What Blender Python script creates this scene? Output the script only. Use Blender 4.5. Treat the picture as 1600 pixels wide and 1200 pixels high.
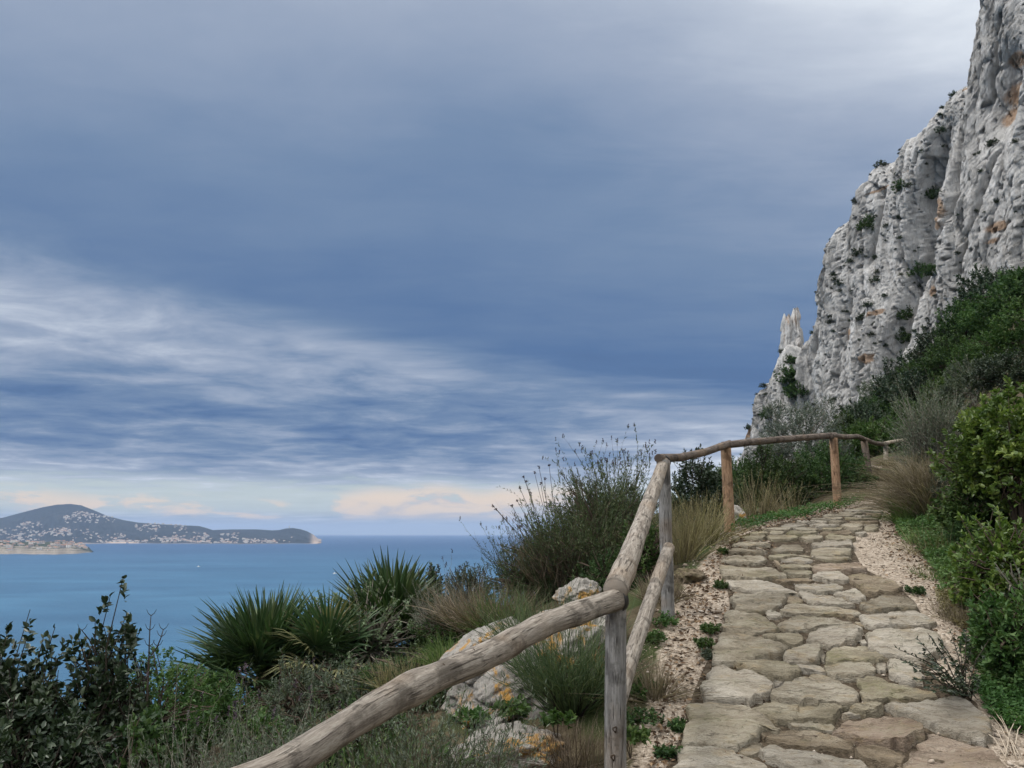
import bpy, math, random
import numpy as np
from math import radians, sin, cos, pi

for o in list(bpy.data.objects):
    bpy.data.objects.remove(o)
SC = bpy.context.scene
COL = SC.collection
RNG = np.random.default_rng(7)
random.seed(7)

# ------------------------------------------------------------------ camera
F_PX = 1201.0                      # focal length for a 1600 px wide picture
PITCH = math.atan(232.7 / F_PX)
SEA_Z = -100.0
cam_d = bpy.data.cameras.new("camera")
cam_d.sensor_width = 36.0
cam_d.lens = F_PX / 1600 * 36
cam_d.clip_start = 0.05
cam_d.clip_end = 120000
cam = bpy.data.objects.new("camera", cam_d)
COL.objects.link(cam)
cam.location = (0, 0, 0)
cam.rotation_euler = (pi / 2 + PITCH, 0, 0)
SC.camera = cam

# ------------------------------------------------------------------ sky
SUN_AZ, SUN_EL = radians(-105), radians(46)      # azimuth clockwise from +Y
world = bpy.data.worlds.new("World")
SC.world = world
world.use_nodes = True


class NB:
    """tiny node-tree builder"""
    def __init__(self, nt):
        self.nt = nt
        self.n = nt.nodes
        self.l = nt.links

    def node(self, t, **kw):
        nd = self.n.new(t)
        for k, v in kw.items():
            setattr(nd, k, v)
        return nd

    def put(self, sock, v):
        if v is None:
            return
        if isinstance(v, bpy.types.NodeSocket):
            self.l.new(v, sock)
        else:
            if sock.type == 'RGBA' and hasattr(v, '__len__') and len(v) == 3:
                v = (*v, 1)
            sock.default_value = v

    def math(self, op, a, b=None, c=None, clamp=False):
        nd = self.node('ShaderNodeMath', operation=op, use_clamp=clamp)
        for i, v in enumerate((a, b, c)):
            self.put(nd.inputs[i], v)
        return nd.outputs[0]

    def vmath(self, op, a, b=None):
        nd = self.node('ShaderNodeVectorMath', operation=op)
        self.put(nd.inputs[0], a)
        if b is not None:
            self.put(nd.inputs[1], b)
        return nd.outputs[0]

    def xyz(self, x, y, z):
        nd = self.node('ShaderNodeCombineXYZ')
        for i, v in enumerate((x, y, z)):
            self.put(nd.inputs[i], v)
        return nd.outputs[0]

    def sep(self, v):
        nd = self.node('ShaderNodeSeparateXYZ')
        self.l.new(v, nd.inputs[0])
        return nd.outputs

    def noise(self, vec, scale, detail=4, rough=0.5, dist=0.0, color=False):
        nd = self.node('ShaderNodeTexNoise')
        if vec is not None:
            self.l.new(vec, nd.inputs['Vector'])
        nd.inputs['Scale'].default_value = scale
        nd.inputs['Detail'].default_value = detail
        nd.inputs['Roughness'].default_value = rough
        nd.inputs['Distortion'].default_value = dist
        return nd.outputs['Color' if color else 'Fac']

    def voronoi(self, vec, scale, feature='F1', out='Distance', rnd=1.0):
        nd = self.node('ShaderNodeTexVoronoi', feature=feature)
        if vec is not None:
            self.l.new(vec, nd.inputs['Vector'])
        nd.inputs['Scale'].default_value = scale
        nd.inputs['Randomness'].default_value = rnd
        return nd.outputs[out]

    def ramp(self, fac, stops, interp='LINEAR'):
        nd = self.node('ShaderNodeValToRGB')
        cr = nd.color_ramp
        cr.interpolation = interp
        while len(cr.elements) < len(stops):
            cr.elements.new(0.5)
        for e, (p, c) in zip(cr.elements, stops):
            e.position = p
            e.color = (*c, 1) if hasattr(c, '__len__') else (c, c, c, 1)
        self.put(nd.inputs[0], fac)
        return nd.outputs[0]

    def mix(self, fac, a, b, blend='MIX'):
        nd = self.node('ShaderNodeMix', data_type='RGBA', blend_type=blend)
        self.put(nd.inputs[0], fac)
        self.put(nd.inputs[6], a)
        self.put(nd.inputs[7], b)
        return nd.outputs[2]

    def smooth(self, x, lo, hi):
        nd = self.node('ShaderNodeMapRange', interpolation_type='SMOOTHSTEP')
        self.put(nd.inputs[0], x)
        nd.inputs[1].default_value = lo
        nd.inputs[2].default_value = hi
        nd.inputs[3].default_value = 0
        nd.inputs[4].default_value = 1
        return nd.outputs[0]


def build_world():
    nt = world.node_tree
    nt.nodes.clear()
    b = NB(nt)
    out = b.node('ShaderNodeOutputWorld')
    bg = b.node('ShaderNodeBackground')
    bg.inputs['Strength'].default_value = 0.1
    nt.links.new(bg.outputs[0], out.inputs[0])
    sky = b.node('ShaderNodeTexSky', sky_type='NISHITA')
    sky.sun_disc = False
    sky.sun_elevation = SUN_EL
    sky.sun_rotation = SUN_AZ
    sky.altitude = 100
    sky.dust_density = 2.0
    tc = b.node('ShaderNodeTexCoord')
    d = b.sep(tc.outputs['Generated'])
    x, y, z = d[0], d[1], d[2]
    h = b.math('SQRT', b.math('MAXIMUM', b.math('SUBTRACT', 1.0, b.math('MULTIPLY', z, z)), 1e-4))
    e = b.math('DIVIDE', z, h)                       # tangent of elevation
    s = b.math('DIVIDE', x, h)                       # sine of azimuth
    c = b.math('DIVIDE', y, h)
    ez = b.math('MAXIMUM', z, 0.0)
    k = b.math('DIVIDE', 1.0, b.math('ADD', ez, 0.055))
    # cloud-deck coordinates: a flat layer seen from below, streaks run to the lower right
    P = b.xyz(b.math('MULTIPLY', x, k), b.math('MULTIPLY', y, k), 0.0)
    mp = b.node('ShaderNodeMapping')
    mp.inputs['Rotation'].default_value = (0, 0, radians(-28))
    mp.inputs['Scale'].default_value = (0.5, 1.25, 1.0)
    nt.links.new(P, mp.inputs[0])
    Pr = mp.outputs[0]
    mp2 = b.node('ShaderNodeMapping')
    mp2.inputs['Rotation'].default_value = (0, 0, radians(-8))
    mp2.inputs['Scale'].default_value = (0.85, 1.0, 1.0)
    nt.links.new(P, mp2.inputs[0])
    Ps = mp2.outputs[0]
    n_big = b.noise(Pr, 0.9, 5, 0.5, 0.35)
    n_mid = b.noise(Pr, 2.6, 6, 0.55, 0.5)
    n_fine = b.noise(Ps, 2.2, 10, 0.62, 0.35)
    n_str = b.noise(Ps, 0.95, 7, 0.55, 0.3)
    cn = lambda n: b.math('SUBTRACT', n, 0.5)
    # the edge of the dark cloud sheet
    q = b.math('SUBTRACT', e, b.math('SUBTRACT', 0.226, b.math('MULTIPLY', s, 0.205)))
    q = b.math('ADD', q, b.math('MULTIPLY', cn(n_mid), 0.09))
    qw = b.math('ADD', q, b.math('MULTIPLY', cn(n_fine), 0.05))
    # brightness of the sheet: dark along its edge, lighter up and to the sun
    up = b.math('MAXIMUM', q, 0.0)
    Lsheet = b.math('ADD', 0.125, b.math('MULTIPLY', up, 0.70))
    us = b.math('MULTIPLY', up, b.math('MAXIMUM', s, 0.0))
    Lsheet = b.math('ADD', Lsheet, b.math('MULTIPLY', us, 0.7))
    Lsheet = b.math('ADD', Lsheet, b.math('MULTIPLY', b.smooth(us, 0.10, 0.30), 0.14))
    Lsheet = b.math('ADD', Lsheet, b.math('MULTIPLY', b.math('MAXIMUM', b.math('SUBTRACT', -0.1, s), 0.0), 0.25))
    # out-of-view sky overhead and behind the camera, brightened to light the foreground
    Lsheet = b.math('ADD', Lsheet, b.math('MULTIPLY', b.smooth(e, 0.80, 1.5), 0.60))
    Lsheet = b.math('ADD', Lsheet, b.math('MULTIPLY', b.smooth(b.math('MULTIPLY', c, -1.0), -0.35, 0.6), 0.50))
    Lsheet = b.math('ADD', Lsheet, b.math('MULTIPLY', cn(n_big), b.math('ADD', 0.17, b.math('MULTIPLY', up, 0.42))))
    Lsheet = b.math('ADD', Lsheet, b.math('MULTIPLY', cn(n_fine), b.math('ADD', 0.07, b.math('MULTIPLY', up, 0.20))))
    n_dg = b.noise(Pr, 3.2, 8, 0.6, 0.6)
    Lsheet = b.math('ADD', Lsheet, b.math('MULTIPLY', cn(n_dg), b.math('ADD', 0.10, b.math('MULTIPLY', us, 0.9))))
    Lsheet = b.math('MINIMUM', Lsheet, 1.0)
    # below it: broken streaky layer
    Llow = b.ramp(e, [(0.0, 0.50), (0.05, 0.55), (0.075, 0.46), (0.10, 0.30), (0.15, 0.27), (0.18, 0.32),
                      (0.21, 0.47), (0.245, 0.49), (0.285, 0.36), (0.33, 0.31), (0.5, 0.30)])
    Llow = b.math('ADD', Llow, b.math('MULTIPLY', cn(n_str), 0.62))
    Llow = b.math('ADD', Llow, b.math('MULTIPLY', cn(n_fine), 0.80))
    Llow = b.math('ADD', Llow, b.math('MULTIPLY', b.math('MULTIPLY', b.smooth(s, -0.05, 0.3), b.math('SUBTRACT', 1.0, b.smooth(e, 0.16, 0.24))), 0.27))
    m = b.smooth(qw, -0.055, 0.025)
    L = b.math('ADD', b.math('MULTIPLY', Lsheet, m), b.math('MULTIPLY', Llow, b.math('SUBTRACT', 1.0, m)))
    cloud = b.ramp(L, [(0.0, (0.068, 0.125, 0.255)), (0.14, (0.088, 0.165, 0.325)), (0.30, (0.165, 0.245, 0.385)),
                       (0.48, (0.315, 0.38, 0.50)), (0.66, (0.53, 0.585, 0.68)), (0.82, (0.78, 0.83, 0.89)),
                       (0.92, (1.25, 1.27, 1.3)), (1.0, (2.0, 2.0, 2.0))])
    cloud10 = b.mix(1.0, cloud, (6.9, 6.9, 6.9), 'MULTIPLY')
    # clear strip over the horizon: the sky itself, a little green-yellow
    clear = b.mix(1.0, b.mix(0.8, sky.outputs[0], (4.0, 4.5, 4.35)), (1.0, 1.0, 1.0), 'MULTIPLY')
    strip = b.math('MULTIPLY', b.smooth(e, 0.012, 0.03), b.math('SUBTRACT', 1.0, b.smooth(
        b.math('ADD', e, b.math('MULTIPLY', cn(n_fine), 0.06)), 0.045, 0.075)))
    col = b.mix(b.math('MULTIPLY', strip, 0.85), cloud10, clear)
    # grey-blue haze at the very horizon
    hz = b.math('SUBTRACT', 1.0, b.smooth(e, 0.006, 0.024))
    col = b.mix(b.math('MULTIPLY', hz, 0.85), col, (3.2, 3.65, 4.05))
    # small sunlit cumulus rows low over the sea
    cv = b.xyz(b.math('MULTIPLY', s, 11.0), b.math('MULTIPLY', c, 11.0), b.math('MULTIPLY', e, 55.0))
    nc = b.noise(cv, 1.0, 7, 0.58, 0.4)
    cvb = b.xyz(b.math('MULTIPLY', s, 2.2), b.math('MULTIPLY', c, 2.2), 3.7)
    nb_ = b.noise(cvb, 1.6, 3, 0.5)
    base = b.smooth(e, 0.012, 0.022)
    top = b.math('SUBTRACT', 1.0, b.smooth(b.math('ADD', e, b.math('MULTIPLY', cn(nb_), -0.10)), 0.028, 0.050))
    cm = b.math('MULTIPLY', b.smooth(b.math('ADD', nc, b.math('MULTIPLY', cn(nb_), 0.9)), 0.50, 0.60), b.math('MULTIPLY', base, top))
    shade = b.smooth(b.math('ADD', nc, b.math('MULTIPLY', e, 4.0)), 0.52, 0.72)
    cc = b.mix(shade, (3.8, 3.6, 3.7), (6.2, 4.8, 3.5))
    col = b.mix(b.math('MULTIPLY', cm, 0.85), col, cc)
    nt.links.new(col, bg.inputs['Color'])


build_world()

sun_d = bpy.data.lights.new("sun", 'SUN')
sun_d.energy = 1.5
sun_d.angle = radians(12)
sun_d.color = (1.0, 0.95, 0.88)
sun = bpy.data.objects.new("sun", sun_d)
COL.objects.link(sun)
sun.rotation_euler = (pi / 2 - SUN_EL, 0, -SUN_AZ + pi)
from mathutils import Vector
sdir = Vector((sin(SUN_AZ) * cos(SUN_EL), cos(SUN_AZ) * cos(SUN_EL), sin(SUN_EL)))
sun.rotation_euler = (-sdir).to_track_quat('-Z', 'Y').to_euler()

vs = SC.view_settings
vs.view_transform = 'Standard'
vs.look = 'None'
vs.gamma = 1
vs.exposure = 0.62
vs.use_curve_mapping = False
SC.cycles.max_bounces = 4
SC.cycles.diffuse_bounces = 2
SC.cycles.glossy_bounces = 2
SC.cycles.transmission_bounces = 3
SC.cycles.volume_bounces = 0
SC.cycles.transparent_max_bounces = 4
SC.cycles.use_denoising = True

# ------------------------------------------------------------------ helpers
def ray(px, py):
    cx, cy = (px - 800) / F_PX, (600 - py) / F_PX
    return np.array([cx, cos(PITCH) - cy * sin(PITCH), sin(PITCH) + cy * cos(PITCH)])


def at(px, py, Y):
    """world point seen at (px,py) of the 1600x1200 photograph, Y metres ahead"""
    r = ray(px, py)
    return r * (Y / r[1])


def project(p):
    p = np.asarray(p, float)
    x, y, z = p[..., 0], p[..., 1], p[..., 2]
    fw = y * cos(PITCH) + z * sin(PITCH)
    uv = -y * sin(PITCH) + z * cos(PITCH)
    return 800 + F_PX * x / fw, 600 - F_PX * uv / fw


_perm = RNG.permutation(256)
_perm = np.concatenate([_perm, _perm])
_grad = RNG.normal(size=(256, 3))
_grad /= np.linalg.norm(_grad, axis=1)[:, None]


def pnoise(x, y, z=0.0):
    x, y, z = np.broadcast_arrays(np.asarray(x, float), np.asarray(y, float), np.asarray(z, float))
    xi, yi, zi = np.floor(x).astype(int), np.floor(y).astype(int), np.floor(z).astype(int)
    xf, yf, zf = x - xi, y - yi, z - zi
    u, v, w = (t * t * t * (t * (t * 6 - 15) + 10) for t in (xf, yf, zf))
    r = 0
    for dx in (0, 1):
        for dy in (0, 1):
            for dz in (0, 1):
                h = _perm[(_perm[(_perm[(xi + dx) & 255] + yi + dy) & 255] + zi + dz) & 255]
                g = _grad[h]
                dot = g[..., 0] * (xf - dx) + g[..., 1] * (yf - dy) + g[..., 2] * (zf - dz)
                r = r + dot * (u if dx else 1 - u) * (v if dy else 1 - v) * (w if dz else 1 - w)
    return r * 1.5


def fbm(x, y, z=0.0, octv=4, gain=0.5, lac=2.03):
    a, r = 1.0, 0
    x, y, z = np.asarray(x, float), np.asarray(y, float), np.asarray(z, float)
    for i in range(octv):
        r = r + a * pnoise(x + 17.3 * i, y - 9.1 * i, z + 4.7 * i)
        x, y, z = x * lac, y * lac, z * lac
        a *= gain
    return r


def ridged(x, y, z=0.0, octv=3):
    a, r = 1.0, 0
    for i in range(octv):
        r = r + a * (1 - np.abs(pnoise(x + 31 * i, y + 11 * i, z)) * 2)
        x, y, z = x * 2.1, y * 2.1, z * 2.1
        a *= 0.5
    return r


def worley(x, y, seed=0, offs=False):
    """F1, F2 and cell id of a jittered unit grid"""
    xi, yi = np.floor(x).astype(int), np.floor(y).astype(int)
    ox, oy = np.zeros(x.shape), np.zeros(x.shape)
    f1 = np.full(x.shape, 9.0)
    f2 = np.full(x.shape, 9.0)
    cid = np.zeros(x.shape)
    for dx in (-1, 0, 1):
        for dy in (-1, 0, 1):
            cx, cy = xi + dx, yi + dy
            h = _perm[(_perm[(cx + seed * 7) & 255] + cy) & 255]
            h2 = _perm[(h + 91 + seed) & 255]
            px_, py_ = cx + h / 256.0, cy + h2 / 256.0
            dd = np.hypot(x - px_, y - py_)
            better = dd < f1
            f2 = np.where(better, f1, np.minimum(f2, dd))
            cid = np.where(better, _perm[(h2 + 13) & 255] / 256.0, cid)
            if offs:
                ox = np.where(better, x - px_, ox)
                oy = np.where(better, y - py_, oy)
            f1 = np.where(better, dd, f1)
    if offs:
        return f1, f2, cid, ox, oy
    return f1, f2, cid


def facets(x, y, seed):
    """broken planes: every cell has its own level and tilt"""
    f1, f2, cid, ox, oy = worley(x, y, seed, True)
    h1, h2 = (cid * 61.7) % 1.0, (cid * 137.3) % 1.0
    return .6 * (cid - .5) + 1.7 * (h1 - .5) * ox + 1.3 * (h2 - .5) * oy


def sstep(x, lo, hi):
    t = np.clip((x - lo) / (hi - lo), 0, 1)
    return t * t * (3 - 2 * t)


def mesh_np(name, V, Fc, mats=(), smooth=False, attrs=None, midx=None, uv=None):
    V = np.ascontiguousarray(V, np.float32)
    Fc = np.asarray(Fc, np.int32)
    n, k = Fc.shape
    me = bpy.data.meshes.new(name)
    me.vertices.add(len(V))
    me.vertices.foreach_set('co', V.ravel())
    me.loops.add(n * k)
    me.loops.foreach_set('vertex_index', Fc.ravel())
    me.polygons.add(n)
    me.polygons.foreach_set('loop_start', np.arange(0, n * k, k, dtype=np.int32))
    if smooth:
        me.polygons.foreach_set('use_smooth', np.ones(n, bool))
    if midx is not None:
        me.polygons.foreach_set('material_index', np.asarray(midx, np.int32))
    if attrs:
        for an, av in attrs.items():
            a = me.attributes.new(an, 'FLOAT', 'POINT')
            a.data.foreach_set('value', np.ascontiguousarray(av, np.float32))
    if uv is not None:
        l = me.uv_layers.new(name='UVMap')
        l.data.foreach_set('uv', np.ascontiguousarray(uv[Fc.ravel()], np.float32).ravel())
    for m in mats:
        me.materials.append(m)
    me.update(calc_edges=True)
    me.validate()
    return me


def obj(name, me, parent=None, loc=None, kind=None, label=None, cat=None, group=None):
    o = bpy.data.objects.new(name, me)
    COL.objects.link(o)
    if parent is not None:
        o.parent = parent
    if loc is not None:
        o.location = loc
    if kind:
        o['kind'] = kind
    if label:
        o['label'] = label
    if cat:
        o['category'] = cat
    if group:
        o['group'] = group
    return o


def thing(name, label, cat, loc=(0, 0, 0), group=None, rz=0.0, sc=1.0):
    o = obj(name, None, None, loc, None, label, cat, group)
    o.empty_display_size = 0.2
    o.rotation_euler = (0, 0, rz)
    o.scale = (sc, sc, sc) if not hasattr(sc, '__len__') else sc
    return o


def copy_thing(src, label, loc, rz=0.0, sc=1.0, group=None):
    r = src.copy()
    COL.objects.link(r)
    r.location = loc
    r.rotation_euler = (0, 0, rz)
    r.scale = (sc, sc, sc) if not hasattr(sc, '__len__') else sc
    r['label'] = label
    if group:
        r['group'] = group
    for ch in src.children:
        c = ch.copy()
        COL.objects.link(c)
        c.parent = r
        for g in ch.children:
            d = g.copy()
            COL.objects.link(d)
            d.parent = c
    return r


def grid_faces(nr, nc, wrap=False):
    i = np.arange(nr - 1)[:, None]
    j = np.arange(nc if wrap else nc - 1)[None, :]
    a = i * nc + j
    b_ = i * nc + (j + 1) % nc
    return np.stack([a, b_, b_ + nc, a + nc], -1).reshape(-1, 4)


# ------------------------------------------------------------------ materials
MATS = {}


def new_mat(name):
    m = bpy.data.materials.new(name)
    m.use_nodes = True
    m.node_tree.nodes.clear()
    b = NB(m.node_tree)
    out = b.node('ShaderNodeOutputMaterial')
    MATS[name] = m
    return m, b, out


def principled(b, out, color, rough=0.8, spec=0.3, bump=None, bump_d=0.02, bump_s=1.0):
    p = b.node('ShaderNodeBsdfPrincipled')
    b.put(p.inputs['Base Color'], color)
    b.put(p.inputs['Roughness'], rough)
    p.inputs['Specular IOR Level'].default_value = spec
    if bump is not None:
        bn = b.node('ShaderNodeBump')
        bn.inputs['Distance'].default_value = bump_d
        bn.inputs['Strength'].default_value = bump_s
        b.put(bn.inputs['Height'], bump)
        b.l.new(bn.outputs[0], p.inputs['Normal'])
    b.l.new(p.outputs[0], out.inputs['Surface'])
    return p


def coords(b, which='Object'):
    return b.node('ShaderNodeTexCoord').outputs[which]


def attr(b, name):
    return b.node('ShaderNodeAttribute', attribute_name=name).outputs['Fac']


def leaf_mat(name, c_dark, c_mid, c_light, rough=0.55, trans=0.25, spec=0.25):
    m, b, out = new_mat(name)
    # leaf age and dryness vary from patch to patch of a plant
    pn = b.math('MULTIPLY', b.math('SUBTRACT', b.noise(b.node('ShaderNodeNewGeometry').outputs['Position'], 2.3, 3, 0.6), 0.5), 0.7)
    col = b.ramp(b.math('ADD', attr(b, 'v'), pn, clamp=True), [(0.0, c_dark), (0.5, c_mid), (0.9, c_light), (1.0, tuple(min(1, q * 1.25) for q in c_light))])
    oi = b.node('ShaderNodeObjectInfo').outputs['Random']
    hv = b.node('ShaderNodeHueSaturation')
    b.put(hv.inputs['Hue'], b.math('ADD', 0.485, b.math('MULTIPLY', oi, 0.03)))
    b.put(hv.inputs['Value'], b.math('ADD', 0.85, b.math('MULTIPLY', oi, 0.3)))
    b.l.new(col, hv.inputs['Color'])
    col = hv.outputs[0]
    p = b.node('ShaderNodeBsdfPrincipled')
    b.put(p.inputs['Base Color'], col)
    p.inputs['Roughness'].default_value = rough
    p.inputs['Specular IOR Level'].default_value = spec
    if trans > 0:
        t = b.node('ShaderNodeBsdfTranslucent')
        b.put(t.inputs['Color'], b.mix(1.0, col, (1.15, 1.25, 0.7), 'MULTIPLY'))
        mx = b.node('ShaderNodeMixShader')
        mx.inputs[0].default_value = trans
        b.l.new(p.outputs[0], mx.inputs[1])
        b.l.new(t.outputs[0], mx.inputs[2])
        b.l.new(mx.outputs[0], out.inputs['Surface'])
    else:
        b.l.new(p.outputs[0], out.inputs['Surface'])
    return m


LEAF_DARK = leaf_mat('mastic_leaf', (.020, .042, .016), (.038, .074, .025), (.082, .128, .044))
LEAF_BLACKGREEN = leaf_mat('waxy_dark_leaf', (.016, .030, .016), (.028, .048, .024), (.060, .085, .045), 0.4, 0.12, 0.4)
LEAF_GREEN = leaf_mat('green_leaf', (.030, .064, .019), (.054, .105, .030), (.105, .155, .052))
LEAF_BRIGHT = leaf_mat('herb_leaf', (.034, .072, .022), (.058, .112, .034), (.115, .17, .06), 0.6, 0.3)
LEAF_YELLOW = leaf_mat('glossy_yellow_green_leaf', (.045, .078, .018), (.085, .135, .030), (.170, .215, .055), 0.4, 0.3, 0.4)
LEAF_GREY = leaf_mat('grey_green_leaf', (.055, .072, .050), (.090, .112, .078), (.150, .172, .128), 0.7, 0.2)
LEAF_OLIVE = leaf_mat('olive_leaf', (.060, .078, .062), (.105, .128, .105), (.180, .200, .175), 0.6, 0.15)
LEAF_BROOM = leaf_mat('broom_green', (.038, .058, .028), (.060, .088, .040), (.105, .125, .062), 0.7, 0.2)
LEAF_CLIMB = leaf_mat('pale_climber_leaf', (.075, .105, .060), (.125, .165, .095), (.210, .250, .155), 0.6, 0.25)
GRASS_DRY = leaf_mat('dry_grass', (.095, .080, .045), (.175, .150, .085), (.285, .250, .160), 0.8, 0.3)
GRASS_BROWN = leaf_mat('brown_dead_grass', (.085, .065, .045), (.150, .118, .085), (.250, .205, .155), 0.85, 0.2)
GRASS_GREEN = leaf_mat('green_grass', (.045, .080, .022), (.075, .125, .034), (.140, .180, .065), 0.7, 0.3)
PALM_LEAF = leaf_mat('fan_palm_leaf', (.022, .045, .018), (.040, .075, .030), (.100, .130, .060), 0.45, 0.2, 0.4)
PALM_OLD = leaf_mat('old_palm_leaf', (.10, .105, .050), (.165, .165, .080), (.26, .25, .14), 0.6, 0.25)
SPIKE = leaf_mat('dried_flower_spike', (.030, .022, .028), (.055, .040, .050), (.09, .07, .08), 0.9, 0.0)


def stem_mat(name, c):
    m, b, out = new_mat(name)
    n = b.noise(coords(b), 30, 3)
    principled(b, out, b.mix(n, tuple(q * 0.6 for q in c), tuple(q * 1.3 for q in c)), 0.9, 0.1)
    return m


STEM_BROWN = stem_mat('brown_twig', (.085, .065, .050))
STEM_GREY = stem_mat('grey_twig', (.20, .18, .15))
STEM_DARK = stem_mat('dark_twig', (.045, .037, .030))

# ------------------------------------------------------------------ lie of the land
def smooth_table(pts, lo, hi, step=0.05, sig=0.4):
    xs = np.arange(lo, hi, step)
    ys = np.interp(xs, [p[0] for p in pts], [p[1] for p in pts])
    n = int(3 * sig / step)
    k = np.exp(-0.5 * (np.arange(-n, n + 1) * step / sig) ** 2)
    k /= k.sum()
    return xs, np.convolve(np.pad(ys, n, mode='edge'), k, 'valid')


_zt = smooth_table([(-30, -4.5), (-6, -1.9), (0, -1.68), (2, -1.60), (3.5, -1.40), (4.2, -1.14), (5, -.83), (5.8, -.55), (6.6, -.35),
                    (8.5, .03), (10.5, .36), (12, .63), (13.5, .98), (16, 1.5), (20, 2.2), (30, 3.5), (60, 6), (140, 6), (300, 6)], -30, 300)
_ft = smooth_table([(-30, -18), (-3, -3.1), (1.2, -.86), (3.5, .42), (5.8, 1.13), (8.5, 2.36), (10.5, 4.40), (13, 6.0), (16, 7.75), (20, 10.2),
                    (30, 14), (60, 24), (140, 36), (300, 50)], -30, 300)
_rt = smooth_table([(-30, -15), (-3, -.3), (0, .9), (2, 1.75), (4.2, 2.85), (6.6, 3.45), (8.5, 4.2), (10.5, 5.15), (12, 6.1), (16, 8.7), (20, 11.4),
                    (30, 15.3), (60, 25.5), (140, 38), (300, 52)], -30, 300)
zp = lambda Y: np.interp(Y, *_zt)
fx = lambda Y: np.interp(Y, *_ft)      # fence line
rx = lambda Y: np.interp(Y, *_rt)      # foot of the bank


def ground(x, y):
    x, y = np.asarray(x, float), np.asarray(y, float)
    a = np.maximum(fx(y) - 0.12 - x, 0)
    r = np.maximum(x - rx(y), 0)
    drop = 0.30 * a + 0.10 * np.maximum(a - 0.8, 0) + 0.75 * np.maximum(a - 9, 0) + 0.5 * np.maximum(a - 25, 0)
    rise = 0.18 * r + (0.45 + 0.55 * sstep(y, 8, 17) - 0.75 * sstep(y, 30, 48)) * np.maximum(r - 0.4, 0)
    rise = 34 * np.tanh(rise / 34)
    rough = 0.020 * fbm(x * 1.6, y * 1.6, 3.3, 3) + 0.10 * fbm(x * .35, y * .35, 1.3, 3) * sstep(np.maximum(a, r), 0.2, 3.0)
    return zp(y) - drop + rise + rough


def hit(px, py, lift=0.0):
    """where the ray through a photo pixel meets the path surface"""
    r = ray(px, py)
    Y = np.arange(2.0, 24.0, 0.01)
    zr = Y * r[2] / r[1]
    g = zp(Y) + lift
    i = np.argmax(g >= zr)
    return np.array([Y[i] * r[0] / r[1], Y[i], g[i]])


# ------------------------------------------------------------------ ground sheet
def ground_material():
    m, b, out = new_mat('hillside_earth')
    co = coords(b)
    g = attr(b, 'gravel')
    n1 = b.noise(co, 9, 6, 0.65)
    n2 = b.noise(co, 55, 5, 0.7)
    vo = b.voronoi(co, 60, 'F1', 'Color')
    vs_ = b.node('ShaderNodeSeparateColor')
    b.l.new(vo, vs_.inputs[0])
    grav = b.ramp(b.math('ADD', b.math('MULTIPLY', vs_.outputs[0], 0.55), b.math('MULTIPLY', n1, 0.45)),
                  [(0.1, (.165, .13, .095)), (0.42, (.29, .238, .185)), (0.68, (.385, .325, .262)), (0.95, (.50, .44, .37))])
    grav = b.mix(b.math('MULTIPLY', b.smooth(n2, 0.58, 0.74), 0.7), grav, (.19, .14, .105))
    earth = b.ramp(n1, [(0.25, (.030, .024, .016)), (0.5, (.075, .060, .038)), (0.75, (.14, .115, .075))])
    earth = b.mix(b.smooth(b.noise(co, 1.7, 4), 0.45, 0.62), earth, (.045, .058, .022))
    edge = b.math('ADD', g, b.math('MULTIPLY', b.math('SUBTRACT', n1, 0.5), 0.9))
    col = b.mix(b.smooth(edge, 0.35, 0.62), earth, grav)
    hgt = b.math('ADD', b.math('MULTIPLY', n2, 0.5), b.math('MULTIPLY', b.voronoi(co, 60), -0.7))
    principled(b, out, col, 0.95, 0.1, hgt, 0.02, 0.8)
    return m


def build_ground():
    def axis(lo, dlo, dhi, hi, step, grow=1.09):
        mid = np.arange(dlo, dhi + 1e-6, step)
        l, r_ = [], []
        v, s_ = dlo, step
        while v > lo:
            s_ *= grow
            v -= s_
            l.append(v)
        v, s_ = dhi, step
        while v < hi:
            s_ *= grow
            v += s_
            r_.append(v)
        return np.concatenate([l[::-1], mid, r_])
    xs = axis(-150, -3.5, 7.0, 130, 0.07)
    ys = axis(-25, 1.0, 13.0, 230, 0.08)
    X, Y = np.meshgrid(xs, ys)
    Z = ground(X, Y)
    Z = np.maximum(Z, SEA_Z - 0.8)
    grav = sstep(X, fx(Y) - 0.12, fx(Y) + 0.12) * (1 - sstep(X, rx(Y) - 0.10, rx(Y) + 0.22))
    grav = grav * (1 - .75 * sstep(Y, 10.3, 11.4))
    V = np.stack([X, Y, Z], -1).reshape(-1, 3)
    me = mesh_np('terrain', V, grid_faces(len(ys), len(xs)), [ground_material()], True, {'gravel': grav.ravel()})
    return obj('terrain', me, kind='structure')


build_ground()


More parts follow.
